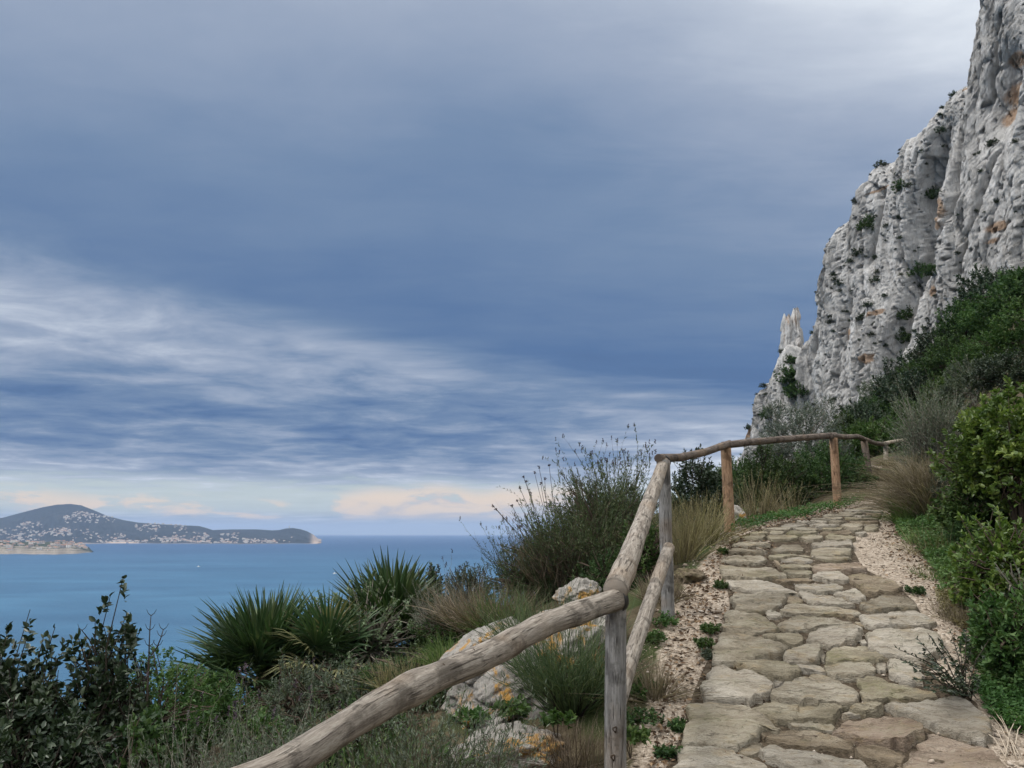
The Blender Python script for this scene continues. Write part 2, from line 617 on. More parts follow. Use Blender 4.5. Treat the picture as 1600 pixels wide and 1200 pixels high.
# ------------------------------------------------------------------ sea
def build_sea():
    m, b, out = new_mat('sea_water')
    co = coords(b)
    mp = b.node('ShaderNodeMapping')
    mp.inputs['Scale'].default_value = (0.45, 1.0, 1.0)
    b.l.new(co, mp.inputs[0])
    v = mp.outputs[0]
    big = b.noise(v, 0.0016, 5, 0.55, 0.6)
    mid = b.noise(v, 0.010, 4, 0.55)
    deep = b.smooth(b.sep(co)[1], 900, 6500)
    shal = b.ramp(big, [(0.30, (.034, .098, .178)), (0.52, (.050, .135, .228)), (0.72, (.062, .160, .258))])  # blue in the base colour stands in for sky reflected by the waves
    off = b.ramp(big, [(0.30, (.022, .064, .145)), (0.6, (.028, .078, .168))])
    col = b.mix(deep, shal, off)
    col = b.mix(b.smooth(mid, 0.35, 0.75), b.mix(0.42, col, (.02, .06, .12)), col)
    wav = b.math('ADD', b.noise(v, 0.22, 6, 0.65), b.math('MULTIPLY', mid, 2.0))
    principled(b, out, col, 0.45, 0.12, wav, 2.6, 0.8)
    R = 36000.0
    n, rings = 160, [0.0, 200, 800, 2500, 7000, 16000, R]
    V = [(0, 0, SEA_Z)]
    for r in rings[1:]:
        for k in range(n):
            t = 2 * pi * k / n
            V.append((r * sin(t), r * cos(t), SEA_Z))
    F = []
    for k in range(n):
        F.append((0, 1 + (k + 1) % n, 1 + k, 1 + k))
    for i in range(len(rings) - 2):
        for k in range(n):
            a, c = 1 + i * n + k, 1 + i * n + (k + 1) % n
            F.append((a, c, c + n, a + n))
    tri = [f[:3] for f in F[:n]] + [f[:3] for f in F[n:]] + [(f[0], f[2], f[3]) for f in F[n:]]
    me = mesh_np('sea', np.array(V), np.array(tri), [m])
    obj('sea', me, kind='structure')


build_sea()


# ------------------------------------------------------------------ far coast
RIDGE = [(-420, 822), (-300, 815), (-150, 806), (-80, 812), (0, 811), (30, 803), (62, 795), (85, 791), (105, 790), (122, 792), (142, 799), (165, 808),
         (190, 814), (215, 818), (250, 820.5), (280, 822), (310, 823), (322, 826), (332, 829), (365, 828), (400, 828), (425, 829.5),
         (436, 829), (447, 826.5), (458, 826), (470, 828), (480, 831), (490, 836), (497, 842)]
SHORE_Y = 7450.0


def coast_height(u, Y):
    """u: bearing as photo column at the horizon; Y: metres ahead"""
    py = np.interp(u, [p[0] for p in RIDGE], [p[1] for p in RIDGE])
    cx, cy = (u - 800) / F_PX, (600 - py) / F_PX
    slope = (sin(PITCH) + cy * cos(PITCH)) / (cos(PITCH) - cy * sin(PITCH))
    Yr = 9400 + 250 * np.sin(u * 0.02)
    top = slope * Yr - SEA_Z
    ys = SHORE_Y + 120 * np.sin(u * .045) + 90 * np.sin(u * .11 + 1)
    ys = ys + 260 * sstep(u, 170, 215) * (1 - sstep(u, 250, 300))
    t = (Y - ys) / (Yr - ys)
    f = np.where(t < 1, 0.55 * np.clip(t, 0, 1) ** 1.5 + 0.45 * np.clip(t, 0, 1) ** 3.2, 1 - 0.75 * sstep(t, 1, 3.0))
    f = f + 0.05 * sstep(t, 0.0, 0.04)
    gul = fbm(u * .035, Y * .0016, 2.2, 5) * 0.22 * np.clip(t * (1 - t) * 4, 0, 1)
    end = 1 - sstep(u, 492 + 4 * np.sin(Y * .004), 500 + 4 * np.sin(Y * .004))
    h = top * (f + gul) * end
    return np.where(t < 0, -6, h), t


def coast_material(name, veg1, veg2, bare, cliff_col):
    m, b, out = new_mat(name)
    co = coords(b)
    n = b.noise(co, 0.004, 6, 0.65)
    n2 = b.noise(co, 0.03, 4, 0.6)
    col = b.ramp(b.math('ADD', b.math('MULTIPLY', n, 0.6), b.math('MULTIPLY', n2, 0.4)), [(0.35, veg1), (0.55, veg2), (0.72, bare)])
    col = b.mix(attr(b, 'rock'), col, b.mix(n2, tuple(q * .75 for q in cliff_col), tuple(min(1, q * 1.2) for q in cliff_col)))
    principled(b, out, col, 0.95, 0.05)
    return m


def build_coast():
    us = np.arange(-430, 504, 1.6)
    Ys = np.concatenate([np.arange(7150, 9900, 22), np.arange(9900, 13500, 180)])
    U, Y = np.meshgrid(us, Ys)
    H, T = coast_height(U, Y)
    X = (U - 800) / F_PX * cos(PITCH) * Y
    gy = np.gradient(H, axis=0) / np.gradient(Y, axis=0)
    gx = np.gradient(H, axis=1) / np.gradient(X, axis=1)
    steep = np.hypot(gx, gy)
    rock = sstep(steep, 0.9, 1.6) * sstep(U, 440, 480) + 0.7 * (1 - sstep(T, 0.004, 0.02)) * sstep(T, -0.02, 0.0)
    rock = rock + 0.8 * sstep(U, 482, 494) * (1 - sstep(H, 110, 190))
    beach = sstep(U, 160, 180) * (1 - sstep(U, 205, 225)) * (1 - sstep(T, 0.02, 0.06))
    rock = np.clip(rock + beach, 0, 1)
    V = np.stack([X, Y, H + SEA_Z], -1).reshape(-1, 3)
    m = coast_material('far_hill_scrub', (.010, .015, .018), (.019, .025, .025), (.055, .055, .05), (.42, .33, .26))
    me = mesh_np('distant_hills', V, grid_faces(len(Ys), len(us)), [m], True, {'rock': rock.ravel()})
    obj('distant_hills', me, kind='structure')
    # nearer low point with terraced pale cliffs
    us2 = np.arange(-330, 150, 1.0)
    Y2 = np.arange(3680, 4700, 9.0)
    U2, YY = np.meshgrid(us2, Y2)
    yb = 3760 + 40 * np.sin(U2 * .06) + 25 * np.sin(U2 * .17 + 2) + 300 * sstep(U2, 100, 148) ** 2
    dd = YY - yb
    end = 1 - sstep(U2 + 6 * np.sin(YY * .02), 108, 146)
    steps = 9 * sstep(dd, 0, 14) + 8 * sstep(dd, 40, 52) + 9 * sstep(dd, 85, 100) + 9 * sstep(dd, 150, 190) + 14 * sstep(dd, 230, 520)
    Hn = (steps * (0.45 + 0.55 * end) + 3 * fbm(U2 * .08, YY * .01, 5.5, 4) * sstep(dd, 20, 120)) * (1 - sstep(U2, 140, 147))
    Hn = np.where(dd < 0, -3, Hn) * (1 - sstep(YY, 4500, 4690)) - 2 * sstep(YY, 4500, 4690)
    X2 = (U2 - 800) / F_PX * cos(PITCH) * YY
    g2 = np.abs(np.gradient(Hn, axis=0) / 9.0)
    rock2 = np.clip(sstep(g2, 0.12, 0.35) + 0.5 * (1 - sstep(dd, 20, 90)), 0, 1)
    V2 = np.stack([X2, YY, Hn + SEA_Z], -1).reshape(-1, 3)
    m2 = coast_material('terraced_point_scrub', (.020, .030, .018), (.040, .050, .028), (.22, .19, .15), (.24, .21, .175))
    me = mesh_np('low_headland', V2, grid_faces(len(Y2), len(us2)), [m2], True, {'rock': rock2.ravel()})
    obj('low_headland', me, kind='structure')
    return (U, Y, X, H), (U2, YY, X2, Hn)


COAST, POINT = build_coast()


def build_houses():
    m, b, out = new_mat('whitewashed_house')
    oi = b.node('ShaderNodeObjectInfo').outputs['Random']
    principled(b, out, b.ramp(oi, [(0, (.17, .16, .15)), (0.5, (.30, .29, .28)), (1, (.48, .47, .45))]), 0.8, 0.1)
    mr, b, out = new_mat('clay_tile_roof')
    principled(b, out, b.mix(b.noise(coords(b), 0.8, 2), (.32, .17, .11), (.42, .26, .18)), 0.9, 0.1)
    md, b, out = new_mat('dark_window')
    principled(b, out, (.05, .055, .06), 0.3, 0.4)

    def house_mesh(name, w, d, h, roof, storeys):
        V = [(-w / 2, -d / 2, -4), (w / 2, -d / 2, -4), (w / 2, d / 2, -4), (-w / 2, d / 2, -4),
             (-w / 2, -d / 2, h), (w / 2, -d / 2, h), (w / 2, d / 2, h), (-w / 2, d / 2, h)]
        F = [(0, 1, 5, 4), (1, 2, 6, 5), (2, 3, 7, 6), (3, 0, 4, 7), (4, 5, 6, 7)]
        I = [0, 0, 0, 0, 0]
        o_ = len(V)
        e = 0.6
        V += [(-w / 2 - e, -d / 2 - e, h + .1), (w / 2 + e, -d / 2 - e, h + .1), (w / 2 + e, d / 2 + e, h + .1), (-w / 2 - e, d / 2 + e, h + .1),
              (-w * .3, 0, h + roof), (w * .3, 0, h + roof)]
        F += [(o_, o_ + 1, o_ + 5, o_ + 4), (o_ + 2, o_ + 3, o_ + 4, o_ + 5), (o_ + 1, o_ + 2, o_ + 5, o_ + 5), (o_ + 3, o_, o_ + 4, o_ + 4)]
        I += [1] * 4
        for s_ in range(storeys):
            for k in range(3):
                x0 = -w / 2 + w * (k + .3) / 3
                z0 = h * (s_ + .3) / storeys
                o_ = len(V)
                V += [(x0, -d / 2 - .05, z0), (x0 + w * .13, -d / 2 - .05, z0), (x0 + w * .13, -d / 2 - .05, z0 + h / storeys * .5),
                      (x0, -d / 2 - .05, z0 + h / storeys * .5)]
                F.append((o_, o_ + 1, o_ + 2, o_ + 3))
                I.append(2)
        tri, ti = [], []
        for f, i_ in zip(F, I):
            tri.append(f[:3]); ti.append(i_)
            if f[2] != f[3]:
                tri.append((f[0], f[2], f[3])); ti.append(i_)
        return np.array(V, float), np.array(tri), ti
    protos = [house_mesh('a', 17, 12, 7, 3, 2), house_mesh('b', 24, 13, 8, 2.5, 2), house_mesh('c', 13, 11, 6, 2.5, 1), house_mesh('d', 30, 14, 15, 1.5, 4)]
    meshes = [mesh_np('house', V, F, [m, mr, md], midx=I) for V, F, I in protos]
    rng = np.random.default_rng(5)
    # where the white houses stand, in columns and rows of the far slope
    boxes = [(100, 180, 796, 817, 150), (108, 135, 797, 806, 40), (24, 72, 815, 824, 70), (0, 110, 823, 838, 210), (60, 150, 826, 836, 110), (0, 60, 834, 846, 90),
             (112, 205, 834, 845, 110), (150, 232, 845, 852, 90), (210, 248, 819, 833, 70), (228, 290, 818, 824, 60), (268, 292, 824, 846, 80),
             (235, 275, 838, 850, 80), (292, 332, 832, 851, 110), (345, 375, 833, 850, 80), (300, 360, 846, 852, 50), (380, 432, 842, 850, 130),
             (420, 455, 840, 850, 16), (180, 300, 842, 851, 90)]
    U, Y, X, H = COAST
    PX, PY = project(np.stack([X, Y, H + SEA_Z], -1))
    ok = (H > 3) & (Y < 9350)
    px, py = PX[ok], PY[ok]
    pos = np.stack([X[ok], Y[ok], H[ok] + SEA_Z], -1)
    spots = []
    high, low_, beach = 'high on the slope beside the rounded summit', 'on the lower slope below the rounded summit', 'by the long pale beach below the ridge'
    mid_, town, knot_, row_ = 'on the middle ridge of the distant hills', 'in the dense town halfway along the far shore', 'in the compact cluster before the headland', 'in rows near the tip of the far headland'
    zones = [high, high, low_, low_, low_, low_, beach, beach, mid_, mid_, town, town, town, knot_, town, row_, row_, beach]
    for (x0, x1, y0, y1, n), zone in zip(boxes, zones):
        n = int(n * .55)
        s_ = np.where((px > x0) & (px < x1) & (py > y0) & (py < y1))[0]
        if len(s_) == 0:
            continue
        for i in rng.choice(s_, min(n, len(s_)), replace=False):
            p = pos[i] + np.array([rng.normal(0, 6), rng.normal(0, 8), 0])
            spots.append((p, 1, rng.uniform(.55, 1.15), zone))
    U2, Y2, X2, H2 = POINT
    ok2 = (H2 > 16)
    P2 = np.stack([X2[ok2], Y2[ok2], H2[ok2] + SEA_Z], -1)
    pp = project(P2)
    vis = np.where((pp[0] > -60) & (pp[0] < 138) & (Y2[ok2] < 4400))[0]
    for i in rng.choice(vis, 130, replace=False):
        spots.append((P2[i], 0, rng.uniform(.55, 1.0), ''))
    order = sorted(range(len(spots)), key=lambda i: (spots[i][1], -spots[i][2]))
    rest = []
    for c, i in enumerate(order):
        p, far, s_, zone = spots[i]
        k = rng.choice([0, 1, 2, 0, 1, 3])
        rz = rng.normal(0, .5)
        if c < 300:
            if far:
                lab, g = 'tiny pale house ' + zone, 'houses ' + zone
            else:
                lab, g = 'white villa above the pale terraced cliffs of the low headland', 'villas on the low headland'
            o = obj('house', meshes[k], None, p, None, lab, 'house', g)
            o.rotation_euler = (0, 0, rz)
            o.scale = (s_, s_, s_)
        else:
            V, F, I = protos[k]
            R = np.array([[cos(rz), -sin(rz), 0], [sin(rz), cos(rz), 0], [0, 0, 1]])
            rest.append((V * s_ @ R.T + p, F, I))
    V, F, I, n = [], [], [], 0
    for v, f, i_ in rest:
        V.append(v); F.append(f + n); I += list(i_); n += len(v)
    me = mesh_np('distant_town', np.concatenate(V), np.concatenate(F), [m, mr, md], midx=I)
    obj('distant_town', me, kind='stuff', label='dense scatter of tiny white houses along the far shore', cat='town')
    # the mast on the summit and the tower on the headland
    for (px_, name, lab, h, w) in ((100, 'radio_mast', 'thin mast on the rounded summit of the distant hill', 55, 3.0),
                                   (452, 'watchtower', 'small round tower on top of the far headland', 30, 9.0)):
        i = np.argmin(np.abs(U[0] - px_))
        j = np.argmax((H[:, i] + SEA_Z) / Y[:, i])
        base = np.array([X[j, i], Y[j, i], H[j, i] + SEA_Z])
        k = 10
        prof = [(w * .5, -5), (w * .42, h * .8), (w * .55, h * .82), (w * .55, h * .92), (w * .2, h * .93), (w * .12, h)]
        ang = np.arange(k) * 2 * pi / k
        V = np.concatenate([np.stack([r * np.cos(ang), r * np.sin(ang), np.full(k, z)], -1) for r, z in prof])
        me = mesh_np(name, V, grid_faces(len(prof), k, True), [m])
        obj(name, me, None, base, None, lab, 'tower' if 'tower' in name else 'mast')


build_houses()


def build_boats():
    mh, b, out = new_mat('white_boat_hull')
    principled(b, out, b.mix(b.noise(coords(b), 2, 2), (.74, .74, .73), (.82, .82, .8)), 0.35, 0.5)
    for px_, py_, lab, s_ in ((310, 886, 'tiny white boat on the bay, the one closer to the town', 1.5), (523, 897, 'tiny white boat on the open blue water, the one above the fan palms', 1.5)):
        r = ray(px_, py_)
        t = SEA_Z / r[2]
        t_ = thing('motor_boat', lab, 'boat', (r[0] * t, r[1] * t, SEA_Z), None, 0.4, s_)
        L = [(-3, .9, 0), (-1, 1.2, 0), (1.2, 1.1, .15), (2.6, .5, .4), (3.3, .03, .55)]
        V, F = [], []
        for x, w, rise in L:
            V += [(x, -w, 1 + rise), (x, -w * .7, -.3), (x, w * .7, -.3), (x, w, 1 + rise)]
        F = [f for f in grid_faces(5, 4)] + [np.array([0, 1, 2, 3])] + [np.array([4 * i, 4 * i + 3, 4 * i + 7, 4 * i + 4]) for i in range(4)]
        obj('hull', mesh_np('hull', np.array(V, float), np.array(F), [mh]), t_)
        c = [(-1.5, -.8, .9), (1, -.7, .9), (1, .7, .9), (-1.5, .8, .9), (-1.3, -.6, 2.3), (.4, -.5, 2.3), (.4, .5, 2.3), (-1.3, .6, 2.3)]
        F = [(0, 1, 5, 4), (1, 2, 6, 5), (2, 3, 7, 6), (3, 0, 4, 7), (4, 5, 6, 7)]
        obj('cabin', mesh_np('cabin', np.array(c), np.array(F), [mh]), t_)


build_boats()


# ------------------------------------------------------------------ the great cliff
CA, CB = np.array([36.0, 145.0]), np.array([66.0, 88.0])
CU = (CB - CA) / np.linalg.norm(CB - CA)
CN = np.array([-CU[1] * -1, CU[0] * -1])
CN = np.array([CU[1], -CU[0]])           # horizontal normal, turned to the sea below
if np.dot(CN, -CA) < 0:
    CN = -CN
SIL = [(1135, 735), (1148, 705), (1155, 685), (1164, 655), (1172, 628), (1180, 597), (1188, 575), (1198, 552), (1208, 540), (1216, 540), (1222, 562), (1232, 574), (1240, 566), (1245, 545), (1250, 522), (1252, 508), (1256, 488), (1261, 472), (1268, 450), (1277, 432), (1282, 418), (1283, 384),
       (1288, 372), (1297, 352), (1306, 340), (1308, 318), (1309, 303), (1318, 288), (1328, 270), (1340, 262), (1356, 258), (1364, 252), (1367, 240),
       (1378, 228), (1388, 221), (1400, 219), (1412, 207), (1425, 198), (1436, 180), (1448, 166), (1458, 152), (1470, 145), (1483, 138), (1494, 132),
       (1499, 100), (1502, 70), (1508, 40), (1514, 8), (1518, -20), (1530, -70), (1560, -150), (1620, -210), (1720, -260), (1900, -300)]


def cliff_uv(px, py):
    """photo pixel -> (metres along the wall, height)"""
    r = ray(px, py)
    # solve CA + u*CU = t*(r0,r1)
    A = np.array([[CU[0], -r[0]], [CU[1], -r[1]]])
    u, t = np.linalg.solve(A, -CA)
    return u, t * r[2]


SIL_U = np.array([cliff_uv(*p) for p in SIL])


def limestone(name, base=(.53, .52, .505), scale=1.0, lichen=False):
    m, b, out = new_mat(name)
    co = coords(b)
    mp = b.node('ShaderNodeMapping')
    mp.inputs['Scale'].default_value = (scale, scale, scale * 0.35)
    b.l.new(co, mp.inputs[0])
    st = mp.outputs[0]
    n1 = b.noise(st, 0.35, 7, 0.62, 0.4)
    n2 = b.noise(co, 2.2 * scale, 6, 0.7)
    n3 = b.noise(st, 1.4, 6, 0.65, 0.8)
    c0 = b.ramp(n1, [(0.34, tuple(q * .62 for q in base)), (0.5, base), (0.72, tuple(min(1, q * 1.28) for q in base))])
    c0 = b.mix(b.math('MULTIPLY', b.smooth(n3, 0.54, 0.70), 0.65), c0, (.15, .15, .155))
    c0 = b.mix(b.math('MULTIPLY', b.smooth(n2, 0.58, 0.78), 0.35), c0, (.12, .115, .11))
    if lichen:
        l = b.noise(co, 5.5, 6, 0.7, 0.7)
        l2 = b.noise(co, 1.3, 3, 0.5)
        f = b.math('MULTIPLY', b.smooth(l, 0.50, 0.60), b.smooth(l2, 0.42, 0.56))
        c0 = b.mix(b.math('MULTIPLY', f, 0.9), c0, b.mix(b.noise(co, 40, 3), (.42, .20, .03), (.62, .36, .09)))
        c0 = b.mix(b.math('MULTIPLY', b.smooth(b.noise(co, 14, 5, .7), 0.56, 0.66), 0.6), c0, (.16, .15, .13))
    else:
        om = attr(b, 'ochre')
        onn = b.math('ADD', om, b.math('MULTIPLY', b.math('SUBTRACT', n3, 0.5), 1.1))
        c0 = b.mix(b.math('MULTIPLY', b.smooth(onn, 0.30, 0.95), 0.9), c0, b.mix(n2, (.26, .15, .09), (.50, .37, .26)))
    c0 = b.mix(b.math('MULTIPLY', b.smooth(b.noise(st, 5.0, 5, 0.7), 0.60, 0.70), 0.5), c0, (.10, .10, .105))
    hgt = b.math('ADD', b.noise(st, 3.0, 8, 0.75), b.math('MULTIPLY', b.voronoi(st, 1.5, 'DISTANCE_TO_EDGE'), 0.6))
    principled(b, out, c0, 0.95, 0.1, hgt, 0.4 / scale, 1.0)
    return m


ROCK = limestone('grey_limestone_cliff')
ROCK_LICHEN = limestone('limestone_with_orange_lichen', (.40, .375, .34), 8.0, True)

GULLY = np.array([cliff_uv(*p) for p in [(1452, 205), (1446, 250), (1432, 330), (1428, 400), (1414, 480), (1404, 540), (1396, 600)]])
BUTT = np.array([cliff_uv(*p) for p in [(1494, 130), (1488, 200), (1474, 300), (1462, 400), (1444, 470), (1424, 550), (1405, 620)]])
CRACKS = [np.array([cliff_uv(*p) for p in c]) for c in (
    [(1562, 20), (1553, 80), (1548, 130), (1540, 185)], [(1500, 215), (1512, 262), (1520, 300), (1508, 345), (1497, 385)],
    [(1222, 540), (1228, 560), (1236, 600), (1240, 640)], [(1352, 300), (1348, 360), (1342, 420)], [(1388, 330), (1392, 380), (1396, 430)],
    [(1320, 470), (1318, 540), (1314, 610)], [(1360, 560), (1356, 600), (1352, 640)], [(1290, 420), (1284, 500), (1280, 560)], [(1535, 330), (1540, 380), (1532, 430)],
    [(1578, 230), (1560, 300), (1556, 350)])]
OCHRE = [(1583, 95, 16, 24), (1578, 150, 16, 30), (1572, 185, 14, 22), (1500, 320, 7, 24), (1497, 345, 6, 14), (1590, 350, 18, 16), (1585, 372, 12, 9), (1356, 272, 14, 6),
         (1405, 268, 14, 6), (1370, 488, 14, 9), (1324, 522, 4, 12), (1366, 560, 8, 12), (1484, 452, 6, 12), (1480, 145, 8, 6), (1234, 520, 9, 24), (1160, 675, 8, 12), (1345, 300, 20, 6)]


def build_cliff():
    u = np.concatenate([np.arange(-2.0, 62, 0.145), np.arange(62, 92, 0.3)])
    T = np.interp(u, SIL_U[:, 0], SIL_U[:, 1])
    crest = 0.5 * pnoise(u * 1.1, 5.5) + 0.22 * pnoise(u * 3.1, 1.5)
    T = T + crest * 0.6
    nr, nb_ = 560, 26
    z0 = -8.0
    t = np.linspace(0, 1, nr)
    U = np.repeat(u[None, :], nr, 0)
    Z = z0 + t[:, None] * (T[None, :] - z0)
    # sideways warp so that the joints are not ruler straight
    uw = U + 0.7 * fbm(U * .12, Z * .08, 2.0, 3) + 0.18 * fbm(U * .9, Z * .5, 4.0, 2)
    D = 3.2 * fbm(uw * .085, Z * .018, 0.5, 3)
    D += 0.16 * (ridged(uw * .30, Z * .022, 1.7, 3) - 0.9)
    D += 1.7 * facets(uw * .22 + 3, Z * .028 + .03 * uw, 6) + 0.85 * facets(uw * .60 + 13, Z * .075 - .05 * uw, 8) + 0.26 * facets(uw * 1.7, Z * .25 + .1 * uw, 11) + 0.10 * facets(uw * 3.2, Z * .8, 12)
    f1, f2, cid = worley(uw * .42, Z * .085 + 3, 1)
    D += 0.95 * (cid - 0.5) - 0.45 * (1 - sstep(f2 - f1, 0.0, 0.07))
    f1, f2, cid = worley(uw * 1.25 + 40, Z * .30, 2)
    D += 0.30 * (cid - 0.5) - 0.22 * (1 - sstep(f2 - f1, 0.0, 0.08))
    D += 0.05 * fbm(uw * .9, Z * .35, 6.0, 5, 0.6)
    D += 0.05 * fbm(uw * 3.2, Z * 1.6, 9.0, 2, 0.6)
    f1, f2, cid = worley(uw * 3.0 + 70, Z * 1.1, 3)
    D += 0.16 * (cid - 0.5) - 0.10 * (1 - sstep(f2 - f1, 0.0, 0.1))
    D += 0.03 * (ridged(uw * 1.5, Z * .9, 3.1, 3) - .9)
    # solution holes
    # long open joints and bedding ledges with sharp lips
    f1, f2, cid = worley(uw * .55 + 5, Z * .035 + 8, 4)
    D += 0.7 * (cid - .5) - 1.3 * (1 - sstep(f2 - f1, 0.0, 0.04))
    bed = Z * .11 + 1.3 * fbm(U * .05, Z * .03, 7.0, 3) + .25 * fbm(U * .5, Z * .2, 3.0, 2)
    patchy = sstep(fbm(U * .09, Z * .05, 11.0, 3), -.1, .35)
    D += (0.08 + 0.40 * patchy) * ((bed - np.floor(bed)) - .5)
    bed2 = Z * .42 + U * .05 + 1.6 * fbm(U * .16, Z * .08, 17.0, 3)
    D += 0.10 * (1 - patchy * .5) * ((bed2 - np.floor(bed2)) - .5)
    holes = sstep(fbm(U * .11, Z * .045, 21.0, 3), -.20, .20)
    f1, f2, cid = worley(uw * .55 + 9, Z * .42 - 4, 5)
    D -= 2.2 * (1 - sstep(f1 + .05 * pnoise(uw * 2.3, Z * 2.3), 0.06, 0.16)) * (cid > .55) * holes
    f1, f2, cid = worley(uw * 1.1 + 19, Z * .75 - 4, 7)
    D -= 1.4 * (1 - sstep(f1 + .05 * pnoise(uw * 3.3, Z * 3.3), 0.06, 0.17)) * (cid > .60) * (0.15 + 0.85 * holes)
    # gully, buttress, cracks
    gu = np.interp(Z, GULLY[::-1, 1], GULLY[::-1, 0])
    w = 0.7 + 1.0 * sstep(Z, 20, 60)
    inz = sstep(Z, GULLY[-1, 1] - 6, GULLY[-1, 1]) * (1 - sstep(Z, GULLY[0, 1] - 8, GULLY[0, 1] + 6))
    D -= 6.5 * np.exp(-((uw - gu) / (1.9)) ** 2) * inz
    bu = np.interp(Z, BUTT[::-1, 1], BUTT[::-1, 0])
    D += 3.8 * sstep(uw, bu - 0.5, bu + 2.8)
    for c in CRACKS:
        z_, u_ = c[:, 1], c[:, 0]
        o_ = np.argsort(z_)
        cu = np.interp(Z, z_[o_], u_[o_]) + 0.25 * pnoise(Z * .5, 3.0)
        k = sstep(Z, z_.min() - 1, z_.min() + 1.5) * (1 - sstep(Z, z_.max() - 1.5, z_.max() + 1))
        D -= 2.4 * np.exp(-((U - cu) / 0.42) ** 2) * k
    och = np.zeros_like(U)
    for (px, py, rx_, ry_) in OCHRE:
        c, cz = cliff_uv(px, py)
        c2, cz2 = cliff_uv(px + rx_, py - ry_)
        dd = np.sqrt(((U - c) / abs(c2 - c)) ** 2 + ((Z - cz) / abs(cz2 - cz)) ** 2)
        och = np.maximum(och, 1 - sstep(dd, 0.5, 1.35))
    for (px, py) in ((1583, 105), (1577, 150), (1570, 185)):
        c, cz = cliff_uv(px, py)
        D -= 3.0 * np.exp(-(((U - c) / 1.9) ** 2 + ((Z - cz) / 3.2) ** 2))
    # wall leans back and rounds off at the crest
    below = T[None, :] - Z
    back = 0.10 * np.maximum(Z, 0) + 1.6 * np.exp(-below / 1.3) + 0.6 * np.exp(-below / 4)
    # left end turns away from the viewer
    back = back + 5.0 * np.exp(-(U + 2.0) / 2.2)
    off = D - back + 3.0
    X = CA[0] + U * CU[0] + off * CN[0]
    Y = CA[1] + U * CU[1] + off * CN[1]
    # keep the crest where the eye sees it: the lean moves points away, so raise them in proportion
    dist0 = np.hypot(CA[0] + U * CU[0], CA[1] + U * CU[1])
    dist1 = np.hypot(X, Y)
    Zs = np.where(Z > 0, Z * (1 + (dist1 / dist0 - 1) * 0.9), Z)
    rows_x, rows_y, rows_z, rows_o = [X], [Y], [Zs], [och]
    for i in range(1, nb_):
        k = i / (nb_ - 1)
        bk = 0.4 + 22 * k ** 1.6
        zz = Zs[-1] - 0.25 * bk - 60 * sstep(np.array(k), 0.6, 1.0) + 0.5 * fbm(u * .4, bk * .4 + 0 * u, 3.0, 3)
        rows_x.append((X[-1] - CN[0] * bk)[None, :])
        rows_y.append((Y[-1] - CN[1] * bk)[None, :])
        rows_z.append(zz[None, :])
        rows_o.append(och[-1][None, :] * 0)
    X, Y, Z, O = (np.concatenate(r) for r in (rows_x, rows_y, rows_z, rows_o))
    V = np.stack([X, Y, Z], -1)
    me = mesh_np('limestone_cliff', V.reshape(-1, 3), grid_faces(V.shape[0], V.shape[1]), [ROCK], False, {'ochre': O.ravel()})
    co_ = obj('limestone_cliff', me, None, None, None, 'towering pale grey limestone cliff with dark hollows and rusty stains', 'cliff')
    # the slender pinnacle at the outer end, split from the wall by a notch
    for (px, py0, py1, w_, sd) in ((1243, 650, 482, 6.0, 3), (1230, 650, 495, 7.0, 8), (1237, 660, 520, 8.5, 14)):
        p0, p1 = at(px - 1, py0, 136.0), at(px, py1, 136.0)
        n_, k_ = 90, 40
        tt = np.linspace(0, 1, n_)[:, None]
        an = (np.arange(k_) * 2 * pi / k_)[None, :]
        r_ = w_ * 136 / F_PX * (2.0 - 1.0 * tt) * (1 - sstep(tt, .90, 1.0) * .45)
        zz = p0[2] + (p1[2] - p0[2]) * tt + 0 * an + sstep(tt, .8, 1.0) * 1.1 * pnoise(np.cos(an) * 1.4 + sd, np.sin(an) * 1.4, sd * 1.3)
        fr = 1 + .42 * fbm(np.cos(an) * 1.3 + sd, np.sin(an) * 1.3, zz * .22, 4) + .10 * pnoise(np.cos(an) * 4 + sd, np.sin(an) * 4, zz * .8)
        f1, f2, cid = worley(an * 2.2 + sd, zz * .35, sd)
        fr = fr + .38 * (cid - .5) - .22 * (1 - sstep(f2 - f1, 0, .1))
        xx = p0[0] + (p1[0] - p0[0]) * tt + r_ * fr * np.cos(an)
        yy = 136 + r_ * fr * np.sin(an) * 1.4
        vv = np.stack([xx + 0 * zz, yy + 0 * zz, zz], -1).reshape(-1, 3)
        oc = np.clip(.34 + .5 * fbm(an * 1.5, zz * .2, 2.0, 3), 0, 1).ravel()
        pm = mesh_np('pinnacle', vv, grid_faces(n_, k_, True), [ROCK], False, {'ochre': oc})
        obj('pinnacle', pm, co_)
    return V[:nr]


CLIFF = build_cliff()
_cp = project(CLIFF)


def cliff_point(px, py):
    d = (_cp[0] - px) ** 2 + (_cp[1] - py) ** 2
    i = np.unravel_index(np.argmin(d), d.shape)
    return CLIFF[i], d[i]

